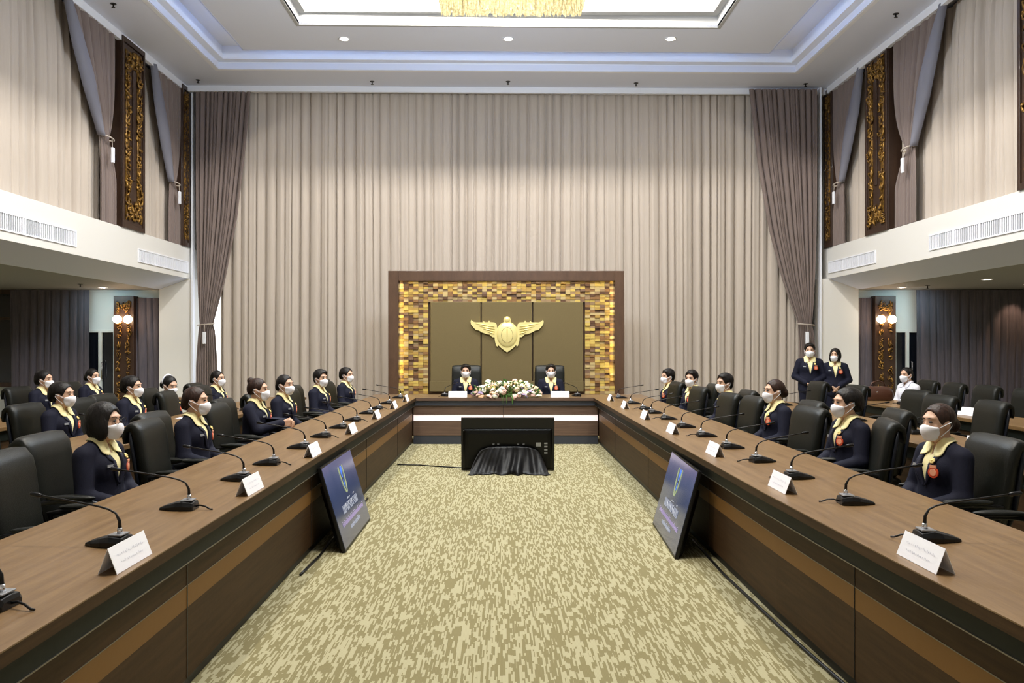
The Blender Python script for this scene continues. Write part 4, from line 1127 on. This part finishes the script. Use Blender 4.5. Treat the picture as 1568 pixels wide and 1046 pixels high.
# ================================================================= MICROPHONES, CARDS
def make_mic():
    root = thing('conference_microphone', 'x', 'microphone')
    rg = []
    for x, w_, h in ((-.085, .050, .026), (-.08, .056, .040), (-.03, .058, .048), (.01, .052, .040), (.06, .036, .026), (.095, .016, .012), (.102, .006, .006)):
        rg.append([Vector((x, y*w_, max(.0, zz*h))) for y, zz in ((-1, 0), (-1.02, .5), (-.8, .95), (0, 1.05), (.8, .95), (1.02, .5), (1, 0), (0, 0))])
    MB().loft(rg).build('base', M['plastic'], root, bev=.002)
    m = MB(); m.box(-.075, -.015, -.036, .036, .046, .052); m.build('control_panel', M['greypanel'], root, bev=.002)
    m = MB(); m.tube([(-.05, 0, .05), (-.05, 0, .075)], [.013, .010], 10); m.build('collar_ring', M['chrome'], root, True)
    m = MB(); pts = [(-.05, 0, .07), (-.048, 0, .105), (-.032, 0, .135), (0, 0, .152), (.05, 0, .165), (.14, 0, .180), (.24, 0, .196), (.30, 0, .205)]
    m.tube(pts, [.008, .007, .0045, .0045, .0045, .0045, .0045, .0045], 6); g = m.build('gooseneck', M['plastic'], root, True)
    m = MB(); m.tube([(.298, 0, .205), (.31, 0, .2068), (.345, 0, .212), (.35, 0, .2128)], [.006, .010, .010, .006], 8); m.build('capsule', M['plastic'], g, True)
    m = MB(); m.tube([(-.082, 0, .015), (-.11, .01, .022), (-.14, .022, .018), (-.165, .03, .006), (-.18, .034, .005)], .0045, 6); m.build('cable', M['plastic'], root, True)
    return root
mic0 = make_mic(); usedm = [0]
def mic(x, y, rz, label, group):
    if not usedm[0]:
        usedm[0] = 1; mic0.location = (x, y, .751); mic0.rotation_euler = (0, 0, rz); mic0['label'] = label; mic0['group'] = group; return mic0
    return dup(mic0, (x, y, .751), rz, label, group)
ml = [2.62, 3.43, 4.18, 5.07, 5.73, 6.63, 7.42, 8.23, 9.0, 9.94, 10.65, 11.6, 12.85]
for k, y in enumerate(ml): mic(-1.67, y, pi+R(rnd.uniform(-7, 7)), 'black gooseneck microphone on the left table, %s from the camera end' % ORD[k], 'microphones on the left table')
mr = [2.66, 3.51, 4.32, 5.14, 5.86, 6.63, 7.48, 8.3, 9.2, 10.0, 10.6, 11.6, 12.85]
for k, y in enumerate(mr): mic(1.88 if y > 3 else 1.92, y, R(rnd.uniform(-7, 7)), 'black gooseneck microphone on the right table, %s from the camera end' % ORD[k], 'microphones on the right table')
mic(-.93, 13.35, R(60), 'black gooseneck microphone on the head table left of the left card', 'microphones on the head table')
mic(1.20, 13.35, R(120), 'black gooseneck microphone on the head table right of the right card', 'microphones on the head table')
for x, y, rz, t in ((-3.55, 7.45, pi, 'on the second left table, before its front woman'), (-3.6, 10.6, pi, 'on the second left table, near the headband woman'), (3.95, 9.0, 0, 'on the second right table, beyond the white bottle'), (3.95, 7.7, 0, 'on the second right table, nearer the camera'), (3.95, 11.3, 0, 'on the second right table, near the backdrop end'), (5.7, 11.5, 0, 'on the outermost right table')):
    mic(x, y, rz, 'black gooseneck microphone %s' % t, 'microphones on the rear tables')

def make_card():
    root = thing('name_card', 'x', 'name card')     # folded sheet, long axis y, face towards -x
    m = MB(); w_ = .15; t = .0012
    for s in (-1, 1):
        m.add([(s*.036, -w_, 0), (s*.036, w_, 0), (0, w_, .095), (0, -w_, .095), (s*.036-s*t*2, -w_, 0), (s*.036-s*t*2, w_, 0), (0, w_, .095-.005), (0, -w_, .095-.005)],
              [(0, 1, 2, 3), (4, 7, 6, 5), (0, 3, 7, 4), (1, 5, 6, 2), (0, 4, 5, 1)])
    m.build('folded_sheet', M['paper'], root)
    r_ = random.Random(11); m = MB()
    def q(u, v):   # u along y, v up the slope
        k = v/.1016; return Vector((-.036+.036*k-.0012, u, .095*k+.0006))
    for row, (v, h, n) in enumerate(((.055, .016, 15), (.030, .009, 18))):
        L_ = .11-.02*row
        for k in range(n):
            u0 = -L_+2*L_*k/n; 
            for _ in range(2):
                a = u0+r_.random()*.008; b = a+r_.choice((.002, .006)); c = v+r_.random()*h*.5; d = c+(h*.5 if b-a < .003 else .002)
                m.add([q(a, c), q(b, c), q(b, d), q(a, d)], [(0, 1, 2, 3)])
    m.build('lettering', M['ink'], root)
    return root
card0 = make_card(); uc = [0]
def card(x, y, rz, label, group):
    if not uc[0]:
        uc[0] = 1; card0.location = (x, y, .7515); card0.rotation_euler = (0, 0, rz); card0['label'] = label; card0['group'] = group; return
    dup(card0, (x, y, .7515), rz, label, group)
for k, y in enumerate((3.14, 4.68, 6.22, 7.8, 9.35, 10.85, 12.2)):
    card(-1.46, y, pi, 'white folded name card on the left table, %s from the camera end' % ORD[k], 'name cards on the left table')
for k, y in enumerate((3.14, 4.74, 6.25, 7.8, 9.3, 10.85, 12.3)):
    card(1.635, y, 0, 'white folded name card on the right table, %s from the camera end' % ORD[k], 'name cards on the right table')
card(-.73, 13.12, pi/2, 'white folded name card on the head table left of the flowers', 'name cards on the head table')
card(.925, 13.12, pi/2, 'white folded name card on the head table right of the flowers', 'name cards on the head table')
card(-3.36, 10.55, pi, 'white folded name card on the second left table', 'name cards on the rear tables')
card(3.72, 10.9, 0, 'white folded name card on the second right table, farther one', 'name cards on the rear tables')
card(3.92, 6.6, R(20), 'white folded name card just behind the low-bun woman', 'name cards on the rear tables')
card(5.6, 9.75, R(12), 'white folded name card on the outermost right table', 'name cards on the rear tables')
tag(MB().box(-3.75, -3.45, 9.25, 9.50, .751, .756).build('paper_sheets', M['paper'], bev=.001), 'white sheets of paper on the second left table', 'paper')
tag(MB().box(3.62, 3.85, 11.6, 11.95, .751, .756).build('paper_sheets', M['paper'], bev=.001), 'white sheets of paper on the second right table', 'paper')
def bottle(x, y, label, cap):
    rt = thing('bottle', label, 'bottle', (x, y, .751))
    MB().tube([(0, 0, 0), (0, 0, .004), (0, 0, .11), (0, 0, .14), (0, 0, .165)], [.026, .030, .030, .024, .012], 14).build('bottle_body', M['bottle'], rt, True)
    MB().tube([(0, 0, .163), (0, 0, .185)], .014, 12).build('cap', cap, rt)
bottle(-3.72, 9.98, 'small pale bottle with orange cap on the second left table', M['orange'])
bottle(3.72, 8.9, 'small clear water bottle on the second right table', M['trimw'])
# handbag
rt = thing('handbag', 'brown leather handbag on the outermost right table', 'bag', (5.72, 12.35, .751))
m = MB(); rg = []
for z, w_, d in ((0, .20, .09), (.02, .22, .10), (.1, .225, .10), (.17, .20, .08), (.21, .16, .05), (.215, .12, .03)):
    rg.append([Vector((w_*math.copysign(abs(math.cos(a))**.6, math.cos(a)), d*math.copysign(abs(math.sin(a))**.6, math.sin(a)), z)) for a in [2*math.pi*k/20 for k in range(20)]])
m.loft(rg); m.build('bag_body', M['brownbag'], rt, True)
MB().tube([(-.12, 0, .19), (-.09, 0, .27), (0, 0, .30), (.09, 0, .27), (.12, 0, .19)], .010, 6).build('handle', M['brownbag'], rt, True)
MB().ell((-.05, -.09, .13), (.014, .006, .014)).build('clasp', M['chrome'], rt, True)

# ================================================================= TELEVISIONS
def screen_mat(name, flip):
    m = bpy.data.materials.new(name); m.use_nodes = True; nt = m.node_tree; b = nt.nodes['Principled BSDF']; L = nt.links.new
    tc = nt.nodes.new('ShaderNodeTexCoord'); sp = nt.nodes.new('ShaderNodeSeparateXYZ'); L(tc.outputs['Object'], sp.inputs[0])
    r = nt.nodes.new('ShaderNodeValToRGB'); e = r.color_ramp.elements
    e[0].position = 0; e[0].color = (.10, .10, .12, 1); e[1].position = 1; e[1].color = (.16, .15, .28, 1)
    for p_, c in ((.30, (.09, .10, .16)), (.36, (.030, .045, .10)), (.62, (.045, .065, .15)), (.85, (.10, .12, .23))):
        q = e.new(p_); q.color = (*c, 1)
    n = nt.nodes.new('ShaderNodeTexNoise'); n.inputs['Scale'].default_value = 4; L(tc.outputs['Object'], n.inputs['Vector'])
    a = nt.nodes.new('ShaderNodeMath'); a.operation = 'MULTIPLY_ADD'; L(n.outputs[0], a.inputs[0]); a.inputs[1].default_value = .25
    d = nt.nodes.new('ShaderNodeMath'); d.operation = 'MULTIPLY_ADD'; L(sp.outputs[2], d.inputs[0]); d.inputs[1].default_value = 1.45; d.inputs[2].default_value = -.12
    L(d.outputs[0], a.inputs[2]); L(a.outputs[0], r.inputs[0])
    b.inputs['Base Color'].default_value = (.01, .01, .012, 1); b.inputs['Roughness'].default_value = .12
    L(r.outputs[0], b.inputs['Emission Color']); b.inputs['Emission Strength'].default_value = .75; b.inputs['Specular IOR Level'].default_value = .25
    return m
M['scr_white'] = P('screen_white', (.1, .1, .1), .3, emit=(.62, .66, .80), es=.45)
M['scr_pink'] = P('screen_pink', (.1, .1, .1), .3, emit=(.55, .42, .75), es=.5)
M['scr_yellow'] = P('screen_yellow', (.1, .1, .1), .3, emit=(.45, .55, .25), es=.6)
M['scr_blue'] = P('screen_blue', (.02, .02, .1), .3, emit=(.08, .25, .9), es=.8)
def television(x, y, rz, lean, label, front=True):
    """local: width along x, screen faces -y, bottom edge at z=0, leaning back by 'lean'"""
    rt = thing('television', label, 'television', (x, y, 0), rz); rt.rotation_euler = (-lean, 0, rz); rt.rotation_mode = 'XYZ'
    w_, h, t = .59, .68, .035
    MB().box(-w_, w_, -.018, .012, 0, h).build('bezel_frame', M['plastic'], rt, bev=.006)
    m = MB(); rg = [[Vector((a, yy, b)) for a, b in ((-ww, z0), (ww, z0), (ww, z1), (-ww, z1))] for ww, z0, z1, yy in ((w_-.02, .02, h-.14, .012), (w_-.05, .04, h-.15, .045), (w_-.09, .05, h-.2, .055))]
    m.loft(rg).build('rear_housing', M['screenback'], rt, bev=.008)
    MB().box(-w_+.014, w_-.014, -.0195, -.0175, .02, h-.014).build('screen', screen_mat('screen_image', 1), rt)
    yy = -.0205; m = MB()
    # crest: shield outline
    m2 = MB(); cx = .0; 
    pts = [(-.075, .60), (-.072, .52), (-.055, .44), (-.02, .385), (0, .375), (.02, .385), (.055, .44), (.072, .52), (.075, .60)]
    m2.tube([(cx+a, yy, b) for a, b in pts], .006, 5); m2.build('crest_outline', M['scr_yellow'], rt)
    m2 = MB(); m2.ell((cx, yy, .55), (.022, .002, .05), 10, 6); m2.ell((cx+.035, yy, .57), (.016, .002, .03), 10, 6); m2.ell((cx, yy, .45), (.012, .002, .035), 8, 6); m2.build('crest_figure', M['scr_blue'], rt)
    def strokes(z, h_, x0, x1, n, mat, seed, nm, th=.007):
        r_ = random.Random(seed); q = MB()
        for k in range(n):
            u = x0+(x1-x0)*(k+.5)/n; d = (x1-x0)/n*.32
            sh = r_.choice((0, 1, 2, 3))
            base = [(u-d, z), (u-d, z+h_), (u+d, z+h_), (u+d, z)]
            if sh == 0: pl = base
            elif sh == 1: pl = [base[1], base[0], base[3], base[2]]
            elif sh == 2: pl = [(u-d, z+h_), (u-d, z), (u, z+h_*.5), (u+d, z), (u+d, z+h_)]
            else: pl = [(u, z+h_), (u-d, z+h_*.7), (u+d, z+h_*.3), (u+d, z)]
            q.tube([(a, yy, b) for a, b in pl], th, 4)
            if r_.random() < .35: q.tube([(u-d, yy, z+h_*1.3), (u+d, yy, z+h_*1.45)], th*.8, 4)
        return q.build(nm, mat, rt)
    strokes(.245, .062, -.30, .30, 10, M['scr_white'], 3, 'title_lettering', .0045)
    strokes(.165, .028, -.44, .44, 30, M['scr_pink'], 4, 'subtitle_lettering', .003)
    strokes(.105, .024, -.2, .2, 13, M['scr_white'], 5, 'date_lettering', .003)
    if not front:
        m = MB(); m.box(-.42, -.355, .055, .057, .32, .37, 0)
        for z in (.39, .35, .31, .27): m.box(-.50, -.46, .055, .057, z-.04, z-.022, 0)
        for xx in (-.13, -.2, .12, .18): m.box(xx-.012, xx+.012, .055, .057, .345, .355, 0)
        m.build('rear_stickers', M['greypanel'], rt)
        MB().box(-w_+.04, w_-.03, .030, .034, h-.165, h-.158).build('rear_ridge', M['greypanel'], rt)
    return rt
# left: screen faces +x, top leans towards the table (-x)
television(-1.222, 6.80, R(90), R(16.5), 'television leaning on the left conference table')
television(1.322, 6.62, R(-90-2.5), R(15), 'television leaning on the right conference table')
tv = television(.062, 10.30, R(180), R(6), 'television seen from behind, standing on the carpet before the head table', False)
tv.location.z = .005
# draped cloth over the stand of the middle television
r_ = random.Random(21); rows = []; NX = 70
for j in range(15):
    q = j/14; row = []
    for i in range(NX+1):
        u = -1+2*i/NX
        hw = .355+.135*q**.8; topz = .325-.05*abs(u)**4; z = topz*(1-q)+.012*q+q*.05*math.exp(-((u-.12)/.2)**2)
        f_ = .030*math.sin(i*.31+2.2*math.sin(i*.11+q*2))*(.3+q)+.012*math.sin(i*.83+1+3*q)*(.3+q)
        sag = -.05*math.cos(u*4.5)*math.sin(math.pi*q)
        yv = 10.205-.035-.16*q**1.6-f_-.03
        row.append(Vector((.075+u*hw, yv, max(.006, z+sag*.4*(1-q)))))
    rows.append(row)
# underside fringe spread on the carpet
rows.append([Vector((.075+(p.x-.075)*1.05, p.y-.05-.02*math.sin(i*.5), .006+.006*abs(math.sin(i*.9)))) for i, p in enumerate(rows[-1])])
tag(MB().grid(rows).build('draped_cloth', M['blackcloth'], None, True, solid=.006), 'crumpled black cloth draped at the foot of the middle television', 'cloth')
# cables
def cable(pts, label, r=.008):
    out = []
    for a, b in zip(pts, pts[1:]):
        for k in range(6): t = k/6; out.append(tuple(a[i]+(b[i]-a[i])*t for i in range(3)))
    out.append(pts[-1]); tag(MB().tube(out, r, 6).build('power_cable', M['plastic'], None, True), label, 'cable')
cable([(-1.40, 10.75, .009), (-1.1, 10.72, .009), (-.9, 10.62, .009), (-.6, 10.5, .009), (-.45, 10.5, .009)], 'black cable on the carpet running to the middle television')
cable([(-1.40, 5.6, .01), (-1.38, 6.1, .01), (-1.40, 6.6, .012), (-1.385, 7.4, .01), (-1.40, 8.4, .01)], 'black cable on the carpet along the left table foot', .01)
cable([(1.62, 3.4, .01), (1.575, 4.2, .01), (1.55, 4.9, .01), (1.53, 5.6, .01), (1.55, 6.6, .01)], 'black cable on the carpet along the right table foot', .01)

# ================================================================= FLOWERS
rt = thing('flower_arrangement', 'long low arrangement of white, pink and lavender flowers on the head table', 'flowers', (.06, 13.17, .752))
MB().box(-.30, .30, -.06, .06, 0, .05).build('flower_tray', M['leaf'], rt, bev=.01)
def blossom(mat, seed):
    r_ = random.Random(seed); m = MB()
    m.ell((0, 0, .012), (.016, .016, .018), 8, 6)
    for ring_, (n, rr, tl, sz) in enumerate(((4, .014, .5, .018), (6, .026, .9, .023), (7, .036, 1.25, .025))):
        for k in range(n):
            a = 2*math.pi*k/n+ring_*.5+r_.random()*.2
            rot = Matrix.Rotation(a, 3, 'Z') @ Matrix.Rotation(tl, 3, 'Y')
            m.ell((rr*math.cos(a), rr*math.sin(a), .012-.005*ring_), (sz*.9, sz, .004), 8, 5, rot=rot)
    return m.mesh('blossom', mat, True)
BL = {k: blossom(FC[k], i) for i, k in enumerate(FC)}
r_ = random.Random(8); nb = 0
for k in range(99):
    u = r_.uniform(-1, 1); v = r_.random()
    x = u*.54; hmax = .20*math.sqrt(max(.02, 1-u*u))+.02
    ph = v*math.pi*.55
    z = .012+hmax*math.sin(ph)**1.25+(.0 if k % 6 else .04); yq = -(.155*math.cos(ph))*math.sqrt(max(.1, 1-u*u*.8))
    low = z < .10
    c = r_.choices(('white', 'cream', 'pink', 'peach', 'lavender', 'yellow'), (3, 2, 4, 3, 3, 0) if low else (7, 5, 2, 1, .4, .5))[0]
    o = link('blossom', BL[c], rt); o.location = (x, yq, z); o.rotation_euler = (r_.uniform(.3, 1.1) if ph < 1.2 else r_.uniform(-.3, .4), r_.uniform(-.5, .5), r_.random()*6); s_ = r_.uniform(.8, 1.35); o.scale = (s_, s_, s_)
m = MB()
for k in range(170):
    u = r_.uniform(-1, 1); x = u*.52; z = .03+r_.random()*.22*math.sqrt(1-u*u*.9); yq = -r_.random()*.12
    a = r_.random()*6.28; d = Vector((math.cos(a)*.5+u*.5, -.3, math.sin(a)*.5+.35)).normalized(); n = d.cross(Vector((0, 1, 0))).normalized()*.014; L_ = r_.uniform(.05, .11)
    p = Vector((x, yq, z)); m.add([p, p+d*L_*.5+n, p+d*L_, p+d*L_*.5-n, p+d*L_*.5+Vector((0, -.006, 0))], [(0, 1, 4), (1, 2, 4), (2, 3, 4), (3, 0, 4)])
for k in range(7):
    x = r_.uniform(-.1, .1); m.tube([(x, -.1, .04), (x+.01, -.17, .03), (x+.015, -.225, -.02), (x+.012, -.23, -.09-.03*r_.random())], [.004, .004, .005, .002], 4)
o = m.build('foliage', M['leaf'], rt); o['kind'] = 'stuff'
